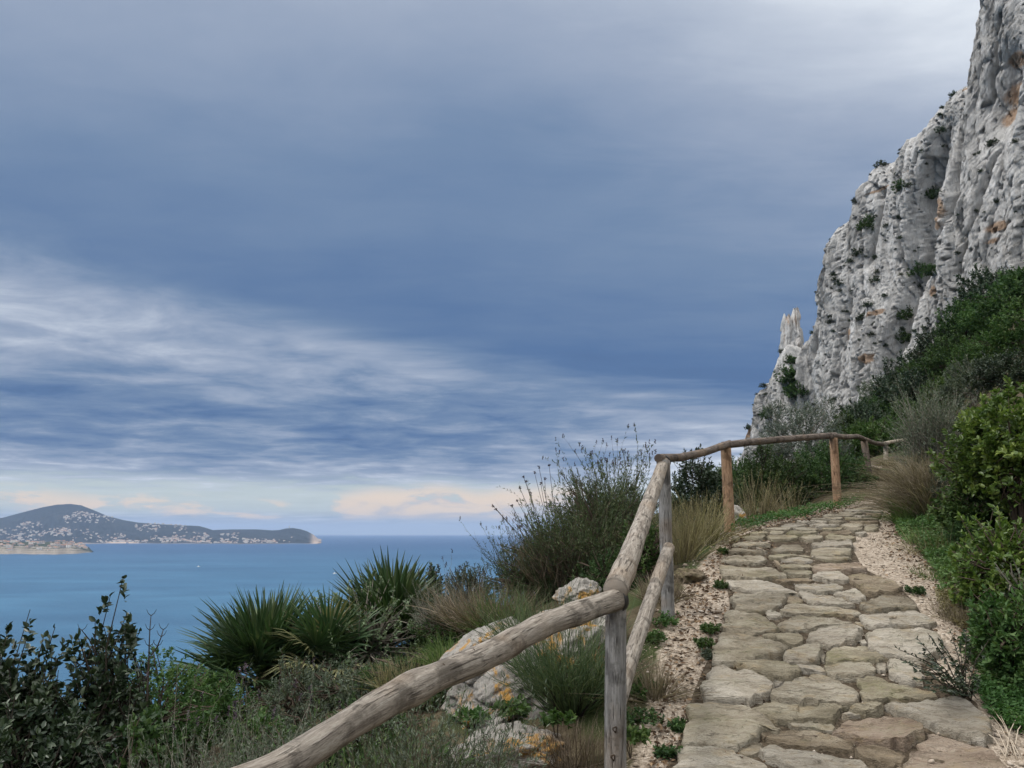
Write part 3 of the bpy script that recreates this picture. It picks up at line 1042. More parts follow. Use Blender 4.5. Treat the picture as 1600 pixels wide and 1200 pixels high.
# ------------------------------------------------------------------ stone footpath
def stone_material(name, c1, c2, c3, moss=0.35):
    m, b, out = new_mat(name)
    co = coords(b)
    mp = b.node('ShaderNodeMapping')
    mp.inputs['Scale'].default_value = (1.0, 1.9, 2.6)
    oi = b.node('ShaderNodeObjectInfo').outputs['Random']
    b.put(mp.inputs['Location'], b.xyz(b.math('MULTIPLY', oi, 31.0), b.math('MULTIPLY', oi, 17.0), 0.0))
    mp.inputs['Rotation'].default_value = (0, 0, 0.2)
    b.l.new(co, mp.inputs[0])
    v = mp.outputs[0]
    n1 = b.noise(v, 3.2, 7, 0.65, 0.5)
    n2 = b.noise(v, 17, 6, 0.7, 0.3)
    n3 = b.noise(v, 75, 4, 0.7)
    col = b.ramp(b.math('ADD', b.math('MULTIPLY', n1, 0.6), b.math('MULTIPLY', n2, 0.4)), [(0.38, c1), (0.5, c2), (0.62, c3)])
    col = b.mix(b.math('MULTIPLY', b.smooth(n2, 0.55, 0.66), 0.7), col, tuple(q * 0.45 for q in c1))
    lay = b.noise(b.vmath('MULTIPLY', v, (1.0, 5.0, 1.0)), 4.0, 6, 0.65, 0.8)
    col = b.mix(b.math('MULTIPLY', b.smooth(lay, 0.54, 0.62), 0.5), col, tuple(q * 0.55 for q in c1))
    col = b.mix(b.math('MULTIPLY', b.smooth(b.noise(v, 6.0, 4, .6), 0.55, 0.68), 0.35), col, (.34, .25, .14))
    mo = b.math('MULTIPLY', b.smooth(b.noise(v, 2.1, 5, 0.6), 0.50, 0.66), b.smooth(n2, 0.40, 0.58))
    col = b.mix(b.math('MULTIPLY', mo, moss), col, (.150, .150, .055))
    col = b.mix(b.math('MULTIPLY', b.smooth(n3, 0.60, 0.72), 0.5), col, (.48, .45, .40))
    val = b.node('ShaderNodeHueSaturation')
    b.put(val.inputs['Value'], b.math('ADD', 1.10, b.math('MULTIPLY', oi, 0.30)))
    b.l.new(col, val.inputs['Color'])
    hgt = b.math('ADD', b.math('ADD', b.math('MULTIPLY', n2, 1.0), b.math('MULTIPLY', n3, 0.45)), b.math('MULTIPLY', lay, 0.8))
    principled(b, out, val.outputs[0], 0.92, 0.12, hgt, 0.05, 1.0)
    return m


STONE = {
    't': stone_material('tan_paving_stone', (.190, .160, .115), (.310, .272, .208), (.425, .385, .312), 0.3),
    'p': stone_material('pale_paving_stone', (.250, .215, .165), (.380, .340, .278), (.490, .450, .385), 0.2),
    'o': stone_material('olive_paving_stone', (.170, .146, .100), (.280, .245, .178), (.390, .350, .268), 0.4),
    'k': stone_material('pinkish_paving_stone', (.215, .160, .118), (.330, .260, .200), (.430, .355, .285), 0.25),
    'b': stone_material('brown_paving_stone', (.135, .105, .070), (.235, .190, .135), (.340, .288, .215), 0.4),
}

STONES = [
 ('p', .060, [(1096,1073),(1109,1046),(1112,1038),(1126,1035),(1167,1044),(1200,1056),(1207,1065),(1204,1077),(1172,1085),(1143,1088),(1106,1087)]),
 ('t', .050, [(1075,1097),(1103,1091),(1128,1094),(1151,1097),(1168,1101),(1187,1111),(1208,1125),(1222,1136),(1187,1143),(1172,1150),(1152,1159),(1128,1162),(1096,1162),(1062,1157),(1070,1139),(1081,1125),(1076,1108)]),
 ('o', .035, [(1184,1097),(1205,1091),(1240,1092),(1278,1096),(1293,1103),(1310,1110),(1297,1127),(1262,1120),(1231,1127),(1209,1123),(1190,1110),(1174,1102)]),
 ('t', .055, [(1205,1083),(1213,1074),(1224,1066),(1249,1054),(1270,1051),(1294,1053),(1313,1061),(1330,1070),(1337,1077),(1341,1087),(1332,1096),(1317,1099),(1300,1093),(1278,1092),(1228,1089)]),
 ('b', .035, [(1190,1147),(1205,1140),(1240,1138),(1268,1139),(1300,1149),(1330,1157),(1325,1167),(1290,1168),(1250,1163),(1205,1160)]),
 ('t', .040, [(1154,1170),(1175,1160),(1191,1160),(1187,1172),(1170,1178)]),
 ('p', .045, [(1059,1165),(1083,1166),(1109,1163),(1138,1166),(1152,1174),(1187,1185),(1212,1202),(1222,1214),(1180,1225),(1100,1228),(1035,1222),(1040,1199),(1063,1185)]),
 ('p', .065, [(1191,1170),(1205,1164),(1240,1166),(1300,1173),(1326,1176),(1343,1182),(1357,1194),(1374,1204),(1384,1216),(1310,1222),(1266,1206),(1222,1192),(1197,1181)]),
 ('o', .050, [(1328,1105),(1344,1097),(1377,1097),(1380,1101),(1370,1108),(1351,1111)]),
 ('o', .045, [(1290,1099),(1310,1097),(1316,1104),(1307,1107),(1296,1105)]),
 ('o', .045, [(1337,1062),(1358,1055),(1388,1061),(1423,1071),(1456,1081),(1461,1087),(1440,1090),(1405,1091),(1353,1092),(1346,1083),(1347,1072)]),
 ('p', .055, [(1384,1098),(1416,1094),(1458,1090),(1493,1090),(1517,1093),(1533,1102),(1545,1123),(1541,1141),(1536,1154),(1493,1141),(1450,1125),(1412,1110),(1386,1103)]),
 ('k', .080, [(1305,1130),(1318,1121),(1352,1115),(1388,1112),(1412,1118),(1433,1125),(1441,1130),(1439,1139),(1422,1147),(1401,1153),(1370,1155),(1344,1147),(1323,1139),(1304,1136)]),
 ('p', .030, [(1384,1162),(1402,1158),(1426,1159),(1419,1164),(1402,1167)]),
 ('b', .060, [(1338,1166),(1370,1163),(1398,1170),(1412,1179),(1406,1189),(1391,1194),(1368,1187),(1346,1177)]),
 ('k', .045, [(1435,1163),(1440,1155),(1466,1147),(1510,1157),(1545,1168),(1563,1183),(1575,1202),(1580,1222),(1500,1226),(1430,1218),(1402,1207),(1408,1193),(1418,1183)]),
 ('p', .030, [(1314,1117),(1331,1112),(1350,1113),(1335,1118)]),
 ('t', .025, [(1231,1130),(1262,1123),(1295,1129),(1303,1136),(1297,1144),(1270,1137),(1240,1135)]),
 ('t', .050, [(1141,932),(1147,925),(1172,926),(1190,924),(1222,925),(1228,930),(1223,941),(1206,948),(1192,952),(1167,952),(1149,950),(1147,938)]),
 ('t', .045, [(1132,956),(1147,953),(1170,955),(1190,960),(1200,966),(1211,974),(1216,979),(1205,983),(1190,986),(1167,989),(1142,987),(1125,985),(1137,972),(1132,964)]),
 ('t', .055, [(1124,991),(1140,989),(1167,992),(1187,996),(1210,1001),(1222,1005),(1234,1010),(1230,1013),(1205,1017),(1180,1024),(1162,1028),(1130,1028),(1113,1029),(1113,1013),(1119,1000)]),
 ('o', .045, [(1192,991),(1200,988),(1224,986),(1248,986),(1253,992),(1251,1000),(1242,1006),(1235,1007),(1221,1001),(1207,997)]),
 ('o', .045, [(1147,1035),(1160,1031),(1186,1028),(1205,1028),(1224,1033),(1245,1038),(1250,1042),(1243,1049),(1230,1055),(1217,1057),(1199,1051),(1180,1044),(1163,1040)]),
 ('p', .035, [(1208,1064),(1213,1059),(1225,1058),(1223,1063),(1216,1069)]),
 ('p', .050, [(1223,1025),(1231,1018),(1242,1013),(1255,1007),(1280,1006),(1288,1008),(1282,1016),(1277,1029),(1262,1033),(1250,1031),(1234,1033),(1226,1030)]),
 ('p', .035, [(1245,1035),(1255,1033),(1279,1037),(1285,1042),(1289,1049),(1275,1048),(1254,1045),(1249,1040)]),
 ('t', .050, [(1214,971),(1230,965),(1246,960),(1272,961),(1295,965),(1322,969),(1330,971),(1318,973),(1295,975),(1268,979),(1236,982),(1222,978)]),
 ('t', .050, [(1221,953),(1229,944),(1255,943),(1270,946),(1307,947),(1336,950),(1344,955),(1330,957),(1295,956),(1250,957),(1231,958)]),
 ('p', .030, [(1197,955),(1205,953),(1218,957),(1227,960),(1212,965),(1201,963)]),
 ('p', .055, [(1263,985),(1270,982),(1295,977),(1318,973),(1333,974),(1346,980),(1345,989),(1332,997),(1310,1003),(1291,1004),(1271,996),(1260,995),(1263,990)]),
 ('p', .050, [(1342,961),(1367,956),(1402,951),(1432,952),(1445,958),(1460,967),(1450,974),(1426,976),(1395,976),(1370,978),(1357,975),(1349,969)]),
 ('p', .050, [(1353,987),(1360,983),(1395,979),(1426,980),(1455,985),(1472,993),(1472,1008),(1458,1020),(1432,1024),(1395,1020),(1376,1018),(1358,1007),(1351,996)]),
 ('o', .045, [(1292,1020),(1300,1012),(1320,1007),(1345,1006),(1357,1009),(1377,1021),(1384,1027),(1362,1029),(1340,1030),(1320,1031),(1304,1033),(1291,1033)]),
 ('t', .045, [(1288,1039),(1304,1036),(1332,1034),(1361,1033),(1367,1042),(1364,1051),(1345,1055),(1320,1056),(1305,1055),(1296,1050)]),
 ('p', .045, [(1370,1034),(1383,1033),(1384,1042),(1375,1046),(1370,1044)]),
 ('p', .045, [(1388,1030),(1395,1027),(1420,1029),(1438,1038),(1441,1055),(1439,1062),(1426,1065),(1407,1061),(1390,1052)]),
 ('p', .040, [(1280,1024),(1285,1018),(1290,1022),(1287,1028)]),
 ('p', .040, [(1344,998),(1351,997),(1355,1004),(1347,1004)]),
 ('b', .035, [(1320,961),(1329,960),(1336,965),(1330,968)]),
 ('t', .030, [(1335,970),(1346,970),(1354,976),(1345,978)]),
 ('t', .045, [(1344,941),(1362,933),(1379,928),(1397,927),(1416,928),(1427,937),(1434,947),(1405,947),(1378,950),(1364,952),(1350,946)]),
 ('p', .040, [(1247,921),(1262,922),(1285,927),(1312,932),(1330,940),(1336,944),(1322,945),(1290,941),(1271,942),(1265,939),(1254,930)]),
 ('p', .045, [(1243,911),(1262,910),(1306,910),(1314,914),(1319,917),(1297,920),(1285,923),(1260,918),(1248,917)]),
 ('p', .035, [(1301,925),(1322,921),(1337,920),(1344,925),(1352,934),(1340,938),(1322,933),(1313,929)]),
 ('b', .035, [(1322,895),(1341,893),(1370,895),(1390,903),(1403,911),(1409,920),(1385,925),(1362,928),(1349,924),(1342,914),(1329,904)]),
 ('p', .045, [(1270,895),(1285,891),(1312,892),(1326,901),(1320,904),(1297,903),(1272,900)]),
 ('k', .050, [(1269,882),(1297,877),(1322,876),(1343,876),(1346,881),(1354,886),(1322,888),(1291,889),(1275,888)]),
 ('t', .040, [(1272,869),(1290,867),(1322,867),(1331,872),(1312,875),(1290,873)]),
 ('t', .045, [(1268,857),(1297,855),(1328,856),(1329,864),(1300,865),(1267,865)]),
 ('p', .050, [(1269,845),(1297,842),(1330,843),(1332,851),(1310,853),(1285,852),(1268,850)]),
 ('t', .050, [(1126,881),(1158,880),(1188,882),(1207,884),(1222,893),(1230,897),(1206,898),(1189,902),(1177,904),(1155,902),(1132,900),(1127,894)]),
 ('p', .050, [(1132,905),(1158,904),(1182,907),(1202,908),(1222,914),(1237,919),(1246,929),(1234,925),(1211,923),(1182,921),(1155,919),(1138,915)]),
 ('t', .045, [(1127,876),(1132,867),(1155,864),(1183,866),(1194,867),(1197,875),(1183,879),(1160,878)]),
 ('t', .040, [(1138,861),(1147,853),(1170,856),(1188,860),(1192,863),(1177,863),(1155,861)]),
 ('t', .040, [(1144,850),(1155,846),(1177,844),(1200,848),(1202,851),(1189,850),(1166,852)]),
 ('p', .045, [(1180,853),(1191,856),(1199,860),(1194,861)]),
 ('t', .040, [(1204,857),(1222,850),(1249,851),(1256,857),(1245,861),(1211,861)]),
 ('o', .040, [(1199,868),(1217,865),(1262,866),(1269,869),(1245,869),(1211,872)]),
 ('p', .035, [(1218,874),(1245,871),(1270,873),(1262,878),(1239,876)]),
 ('o', .040, [(1219,882),(1239,879),(1263,879),(1270,884),(1245,886),(1223,886)]),
 ('o', .040, [(1225,889),(1245,889),(1268,890),(1265,896),(1250,897),(1232,896)]),
 ('b', .030, [(1207,905),(1228,903),(1266,902),(1271,906),(1245,908),(1223,910)]),
 ('b', .030, [(1230,939),(1233,931),(1246,932),(1255,939),(1240,941)]),
 ('k', .040, [(1209,875),(1216,877),(1219,883),(1213,882)]),
 # loose pieces at the left edge
 ('t', .045, [(1115,841),(1124,838),(1138,841),(1136,845),(1120,846)]),
 ('t', .060, [(1143,835),(1150,834),(1156,836),(1154,839),(1145,839)]),
]
# far end of the paving: rows of rough slabs, edges read off the photograph
LEFT_EDGE = [(789, 1345), (793, 1330), (800, 1310), (805, 1280), (810, 1260), (821, 1204), (827, 1180), (835, 1163), (842, 1148), (850, 1140)]
RIGHT_EDGE = [(789, 1382), (798, 1380), (805, 1378), (813, 1376), (822, 1374), (828, 1371), (832, 1345), (842, 1334), (850, 1332)]


def far_rows():
    rng = np.random.default_rng(11)
    ys = [789.0, 791.8, 795, 798.5, 802.3, 806.5, 811, 816, 821.5, 827.5, 834, 841]
    out = []
    for y0, y1 in zip(ys[:-1], ys[1:]):
        l = np.interp((y0 + y1) / 2, [p[0] for p in LEFT_EDGE], [p[1] for p in LEFT_EDGE])
        r = np.interp((y0 + y1) / 2, [p[0] for p in RIGHT_EDGE], [p[1] for p in RIGHT_EDGE])
        x = l
        while x < r - 8:
            w = rng.uniform(26, 58)
            if r - (x + w) < 16:
                w = r - x
            j = lambda a: rng.uniform(-a, a)
            dy = (y1 - y0)
            if x > 1265 and x + w < 1340 and y0 > 838:
                x += w
                continue
            a, c = x + 1.2, x + w - 1.2
            poly = [(a + j(3), y0 + dy * .5 + j(1)), (a + w * .2, y0 + .5 + j(.5)), (a + w * .55, y0 + .3 + j(.5)), (c - w * .12, y0 + .6 + j(.5)), (c + j(2), y0 + dy * .5 + j(.8)),
                    (c - w * .15, y1 - .5 + j(.4)), (a + w * .5, y1 + j(.5)), (a + w * .15, y1 - .6 + j(.4))]
            out.append((rng.choice(list('tttoopbt')), rng.uniform(.03, .06), poly))
            x += w
    return out


def chaikin(P):
    Q = np.roll(P, -1, 0)
    return np.stack([0.88 * P + 0.12 * Q, 0.12 * P + 0.88 * Q], 1).reshape(-1, 2)


def resample(P, n):
    Q = np.concatenate([P, P[:1]])
    s = np.concatenate([[0], np.cumsum(np.hypot(*np.diff(Q, axis=0).T))])
    t = np.linspace(0, s[-1], n, endpoint=False)
    return np.stack([np.interp(t, s, Q[:, 0]), np.interp(t, s, Q[:, 1])], -1)


def make_stone(poly_xy, lift, kind, parent, seed, n=30):
    """a rough slab: outline on the ground (x, Y), top 'lift' above the bed"""
    rng = np.random.default_rng(seed)
    lift = lift * .8
    P = resample(chaikin(np.asarray(poly_xy)), n)
    c = P.mean(0)
    size = np.sqrt(np.ptp(P[:, 0]) * np.ptp(P[:, 1])) + 0.02
    k = np.arange(n)
    ph = k * 30.0 / n
    jit = 0.055 * size * np.stack([fbm(ph * .55, seed * 1.7, 0, 3, .6), fbm(ph * .55, seed * 1.7 + 50, 0, 3, .6)], -1)
    P = c + (P - c) * (1 + .013 / max(size, .12)) + jit
    ux, uy = rng.normal(0, .03), rng.normal(-.04, .03)      # laid flatter than the slope: the lower edge stands proud

    def top(xy, inset):
        dz = 0.016 * fbm(xy[:, 0] * 5 + seed, xy[:, 1] * 8, seed * .37, 4, .6) * min(1.5, size * 2.5)
        lay = 0.010 * np.round(2.4 * pnoise(xy[:, 0] * 2.2 + seed, xy[:, 1] * 4.2, seed * 1.1))
        return zp(xy[:, 1]) + lift + dz + lay * (inset < 0.97) + ux * (xy[:, 0] - c[0]) + uy * (xy[:, 1] - c[1])
    rings = []
    f0 = P
    rings.append(np.column_stack([c + (f0 - c) * 0.97, zp(f0[:, 1]) - 0.05]))
    rings.append(np.column_stack([c + (f0 - c) * 1.01 + rng.normal(0, .003, f0.shape), zp(f0[:, 1]) + lift * .35]))
    rings.append(np.column_stack([f0, top(f0, 1.0) - 0.005 - 0.006 * rng.random(n)]))
    for s_ in (0.982, 0.90, 0.78, 0.66, 0.54, 0.42, 0.3, 0.18, 0.08):
        q = c + (P - c) * s_
        rings.append(np.column_stack([q, top(q, s_)]))
    V = np.concatenate(rings + [np.column_stack([c[None], top(c[None], 0)])])
    F = [grid_faces(len(rings), n, True)]
    F4 = F[0]
    last = (len(rings) - 1) * n
    tri = np.concatenate([F4[:, [0, 1, 2]], F4[:, [0, 2, 3]], np.stack([last + k, last + (k + 1) % n, np.full(n, len(rings) * n)], -1)])
    org = np.array([c[0], c[1], float(zp(c[1]))])
    me = mesh_np('paving_stone', V - org, tri, [STONE[kind]], True)
    me.set_sharp_from_angle(angle=radians(38))
    return obj('paving_stone', me, parent, org)


def build_path():
    m, b, out = new_mat('path_bedding_soil')
    co = coords(b)
    n = b.noise(co, 22, 6, 0.7)
    vo = b.voronoi(co, 45)
    col = b.ramp(n, [(0.3, (.030, .023, .016)), (0.52, (.075, .058, .040)), (0.75, (.19, .155, .115))])
    principled(b, out, col, 0.95, 0.1, b.math('ADD', n, vo), 0.02, 0.9)
    # bedding strip under the stones
    rowsL, rowsR = [], []
    for y in list(np.arange(1240, 850, -6.0)) + list(np.arange(850, 788, -1.5)):
        if y > 850:
            l = np.interp(y, [850, 870, 900, 950, 1000, 1090, 1160, 1240], [1140, 1128, 1130, 1138, 1118, 1078, 1058, 1020])
            r = np.interp(y, [850, 888, 920, 950, 1000, 1060, 1100, 1160, 1240], [1332, 1350, 1408, 1436, 1470, 1462, 1530, 1542, 1590])
        else:
            l = np.interp(y, [p[0] for p in LEFT_EDGE], [p[1] for p in LEFT_EDGE])
            r = np.interp(y, [p[0] for p in RIGHT_EDGE], [p[1] for p in RIGHT_EDGE])
        rowsL.append(hit(l + 3, y)[:2])
        rowsR.append(hit(r - 3, y)[:2])
    rowsL, rowsR = [np.array([-.05, 0.2]), np.array([.55, 2.6])] + rowsL, [np.array([1.2, .2]), np.array([2.1, 2.6])] + rowsR
    nc = 14
    V = []
    for a, c in zip(rowsL, rowsR):
        for k in range(nc):
            p = a + (c - a) * k / (nc - 1)
            V.append((p[0], p[1], float(ground(p[0], p[1])) + 0.006))
    me = mesh_np('footpath', np.array(V), grid_faces(len(rowsL), nc), [m], True)
    path = obj('footpath', me, kind='structure')
    for i, (k, lift, poly) in enumerate(STONES):
        pts = np.array([hit(x, y, lift)[:2] for x, y in poly])
        make_stone(pts, lift, k, path, i + 1, 52 if len(poly) > 6 else 22)
    for i, (k, lift, poly) in enumerate(far_rows()):
        pts = np.array([hit(x, y, lift)[:2] for x, y in poly])
        make_stone(pts, lift, k, path, 200 + i, 20)
    # slabs underfoot, in front of the first ones seen
    rng = np.random.default_rng(3)
    i = 0
    for y0 in (3.55, 3.05, 2.5):
        l, r_ = np.interp(y0, [2.6, 3.8], [.60, .98]), np.interp(y0, [2.6, 3.8], [2.1, 2.55])
        x = l
        while x < r_ - .2:
            w = rng.uniform(.38, .62)
            w = min(w, r_ - x)
            q = [(x + .02, y0 + .05), (x + w * .3, y0), (x + w - .03, y0 + .04), (x + w - .02, y0 + .25), (x + w * .6, y0 + .46), (x + .03, y0 + .42)]
            make_stone(np.array(q) + rng.normal(0, .015, (6, 2)), .04, rng.choice(list('tpo')), path, 400 + i, 24)
            i += 1
            x += w
    return path


PATH = build_path()


# ------------------------------------------------------------------ loose stuff on the ground
def scatter_mesh(name, P, size, mat, kindname, flat=0.55, seed=1):
    rng = np.random.default_rng(seed)
    n = len(P)
    base = np.array([(1, 0, 0), (0, 1, 0), (-1, 0, 0), (0, -1, 0), (0, 0, 1), (0, 0, -1)], float)
    F0 = np.array([(0, 1, 4), (1, 2, 4), (2, 3, 4), (3, 0, 4), (1, 0, 5), (2, 1, 5), (3, 2, 5), (0, 3, 5)])
    V = base[None] * rng.uniform(.55, 1.25, (n, 6, 1)) + rng.normal(0, .14, (n, 6, 3))
    V *= np.array([1, 1, flat])
    a = rng.uniform(0, 2 * pi, n)
    R = np.zeros((n, 3, 3))
    R[:, 0, 0] = np.cos(a); R[:, 0, 1] = -np.sin(a); R[:, 1, 0] = np.sin(a); R[:, 1, 1] = np.cos(a); R[:, 2, 2] = 1
    V = np.einsum('nij,nkj->nki', R, V) * size[:, None, None] + P[:, None, :]
    F = (F0[None] + 6 * np.arange(n)[:, None, None]).reshape(-1, 3)
    v = np.repeat(rng.random(n), 6)
    return mesh_np(name, V.reshape(-1, 3), F, [mat], False, {'v': v})


def in_poly(x, y, poly):
    c = np.zeros(len(x), bool)
    for (x0, y0), (x1, y1) in zip(poly, poly[1:] + poly[:1]):
        t = ((y0 > y) != (y1 > y)) & (x < (x1 - x0) * (y - y0) / (y1 - y0 + 1e-12) + x0)
        c ^= t
    return c


def build_gravel():
    m, b, out = new_mat('gravel_chip')
    principled(b, out, b.ramp(attr(b, 'v'), [(0, (.15, .12, .09)), (0.4, (.30, .248, .195)), (0.8, (.40, .34, .28)), (1, (.54, .48, .41))]), 0.95, 0.1)
    rng = np.random.default_rng(21)
    Y = 3.2 + 9.5 * rng.random(60000) ** 1.5
    X = fx(Y) - 0.15 + (rx(Y) - fx(Y) + 0.45) * rng.random(60000)
    px, py = project(np.stack([X, Y, ground(X, Y)], -1))
    l = np.interp(py, [800, 821, 835, 850, 870, 900, 950, 1000, 1090, 1160, 1240], [1310, 1204, 1163, 1140, 1128, 1130, 1138, 1118, 1078, 1058, 1020])
    r = np.interp(py, [789, 828, 842, 888, 920, 950, 1000, 1060, 1100, 1160, 1240], [1382, 1371, 1334, 1350, 1408, 1436, 1470, 1462, 1535, 1545, 1590])
    outside = (px < l) | (px > r)
    keep = outside | (rng.random(len(X)) < 0.16)
    X, Y, outside = X[keep][:17000], Y[keep][:17000], outside[keep][:17000]
    s_ = 0.003 + 0.013 * rng.random(len(X)) ** 4.5 + 0.028 * rng.random(len(X)) * (rng.random(len(X)) < .025)
    P = np.stack([X, Y, ground(X, Y) + s_ * .2 + np.where(outside, 0, .008)], -1)
    obj('gravel', scatter_mesh('gravel', P, s_, m, 'gravel', 0.5), kind='stuff', label='pinkish limestone gravel strewn beside the paving stones', cat='gravel')
    # dead leaves
    m2, b, out = new_mat('dead_leaf')
    principled(b, out, b.ramp(attr(b, 'v'), [(0, (.05, .032, .022)), (0.5, (.13, .082, .05)), (1, (.26, .18, .11))]), 0.85, 0.15)
    n = 5200
    Y = 3.3 + 7 * rng.random(n) ** 1.3
    side = rng.random(n) < .62
    X = np.where(side, fx(Y) + .05 + np.abs(rng.normal(0, .28, n)), rx(Y) + .15 - np.abs(rng.normal(0, .2, n)))
    P = np.stack([X, Y, ground(X, Y) + .012], -1)
    d = rng.normal(size=(n, 3)); d[:, 2] *= .25
    me = leaf_mesh('leaf_litter', P, d, rng.uniform(.018, .045, n), 0.5, m2, 9)
    obj('leaf_litter', me, kind='stuff', label='brown dead leaves littering the gravel edge of the path', cat='leaves')


def leaf_arrays(P, D, L, wr, seed, fold=0.25, hi=False, curl=0.0):
    rng = np.random.default_rng(seed)
    n = len(P)
    D = D / np.maximum(np.linalg.norm(D, axis=1), 1e-6)[:, None]
    R = rng.normal(size=(n, 3))
    R[:, 2] += 1.1                              # leaf faces tend to look up
    S = np.cross(D, R)
    S /= np.maximum(np.linalg.norm(S, axis=1), 1e-6)[:, None]
    N = np.cross(S, D)
    L = np.broadcast_to(np.asarray(L, float), (n,))[:, None]
    W = L * wr
    f = W * fold
    if hi:
        v = [P, P + D * L * .3 + S * W * .46 + N * f, P + D * L * .68 + S * W * .40 + N * f * .9 - N * curl * L * .3, P + D * L - N * curl * L,
             P + D * L * .68 - S * W * .40 + N * f * .9 - N * curl * L * .3, P + D * L * .3 - S * W * .46 + N * f, P + D * L * .5 - N * curl * L * .1]
        F0 = np.array([(0, 1, 6), (1, 2, 6), (2, 3, 6), (3, 4, 6), (4, 5, 6), (5, 0, 6)])
    else:
        v = [P, P + D * L * .45 + S * W * .5 + N * f, P + D * L - N * curl * L, P + D * L * .45 - S * W * .5 + N * f]
        F0 = np.array([(0, 1, 2), (0, 2, 3)])
    k = len(v)
    V = np.stack(v, 1).reshape(-1, 3)
    F = (F0[None] + k * np.arange(n)[:, None, None]).reshape(-1, 3)
    return V, F, np.repeat(rng.random(n), k)


def leaf_mesh(name, P, D, L, wr, mat, seed, **kw):
    V, F, v = leaf_arrays(P, D, L, wr, seed, **kw)
    return mesh_np(name, V, F, [mat], False, {'v': v})


build_gravel()


# ------------------------------------------------------------------ logs and fence
def wood_material(name, c1, c2, c3, crack=0.5, knots=True):
    m, b, out = new_mat(name)
    uv = b.node('ShaderNodeUVMap').outputs[0]
    mp = b.node('ShaderNodeMapping')
    mp.inputs['Scale'].default_value = (5.0, 0.9, 1.0)
    b.l.new(uv, mp.inputs[0])
    v = mp.outputs[0]
    co = coords(b)
    n1 = b.noise(v, 1.4, 6, 0.6, 0.6)
    n2 = b.noise(v, 7.0, 6, 0.65, 0.3)
    n3 = b.noise(co, 9.0, 5, 0.6)
    n4 = b.noise(co, 3.0, 3, 0.5)
    col = b.ramp(b.math('ADD', b.math('MULTIPLY', n1, 0.55), b.math('MULTIPLY', n2, 0.45)), [(0.38, c1), (0.5, c2), (0.62, c3)])
    col = b.mix(b.math('MULTIPLY', b.smooth(n3, 0.52, 0.64), 0.65), col, tuple(q * .55 for q in c1))
    col = b.mix(b.math('MULTIPLY', b.smooth(n4, 0.52, 0.66), 0.35), col, (.27, .19, .12))
    cr = b.math('MULTIPLY', b.smooth(b.noise(v, 3.2, 4, .55), 0.33, 0.42), 2.0)
    fib = b.noise(v, 22.0, 3, 0.6)
    col = b.mix(b.math('MULTIPLY', b.math('SUBTRACT', 1.0, b.smooth(b.noise(v, 3.2, 4, .55), 0.33, 0.39)), crack), col, (.035, .028, .022))
    hgt = b.math('ADD', b.math('ADD', cr, b.math('MULTIPLY', fib, 0.6)), b.math('MULTIPLY', n3, 0.9))
    principled(b, out, col, 0.85, 0.2, hgt, 0.012, 1.0)
    return m


WOOD_GREY = wood_material('weathered_grey_wood', (.165, .140, .115), (.310, .272, .230), (.455, .412, .358))
WOOD_POST = wood_material('silvery_post_wood', (.135, .130, .124), (.255, .248, .240), (.380, .372, .362))
WOOD_DARK = wood_material('dark_weathered_wood', (.075, .058, .048), (.150, .120, .100), (.235, .195, .165))
WOOD_RED = wood_material('reddish_treated_wood', (.170, .098, .058), (.310, .195, .120), (.430, .290, .190), 0.25)
WOOD_PALE = wood_material('pale_bare_wood', (.27, .22, .165), (.42, .36, .285), (.56, .50, .41))
m_, b_, out_ = new_mat('black_iron_strap')
principled(b_, out_, b_.mix(b_.noise(coords(b_), 40, 4), (.012, .012, .013), (.035, .030, .027)), 0.6, 0.4)
STRAP = m_
m_, b_, out_ = new_mat('dark_knot')
principled(b_, out_, b_.mix(b_.noise(coords(b_), 60, 4), (.02, .014, .01), (.07, .05, .035)), 0.9, 0.1)
KNOT = m_


def smooth_path(P, step=0.03):
    P = np.asarray(P, float)
    s = np.concatenate([[0], np.cumsum(np.linalg.norm(np.diff(P, axis=0), axis=1))])
    t = np.arange(0, s[-1], step)
    Q = np.stack([np.interp(t, s, P[:, i]) for i in range(3)], -1)
    n = max(2, int(0.10 / step))
    k = np.hanning(2 * n + 1)
    k /= k.sum()
    pad = np.concatenate([2 * Q[:1] - Q[n:0:-1], Q, 2 * Q[-1:] - Q[-2:-n - 2:-1]])
    return np.stack([np.convolve(pad[:, i], k, 'valid') for i in range(3)], -1)


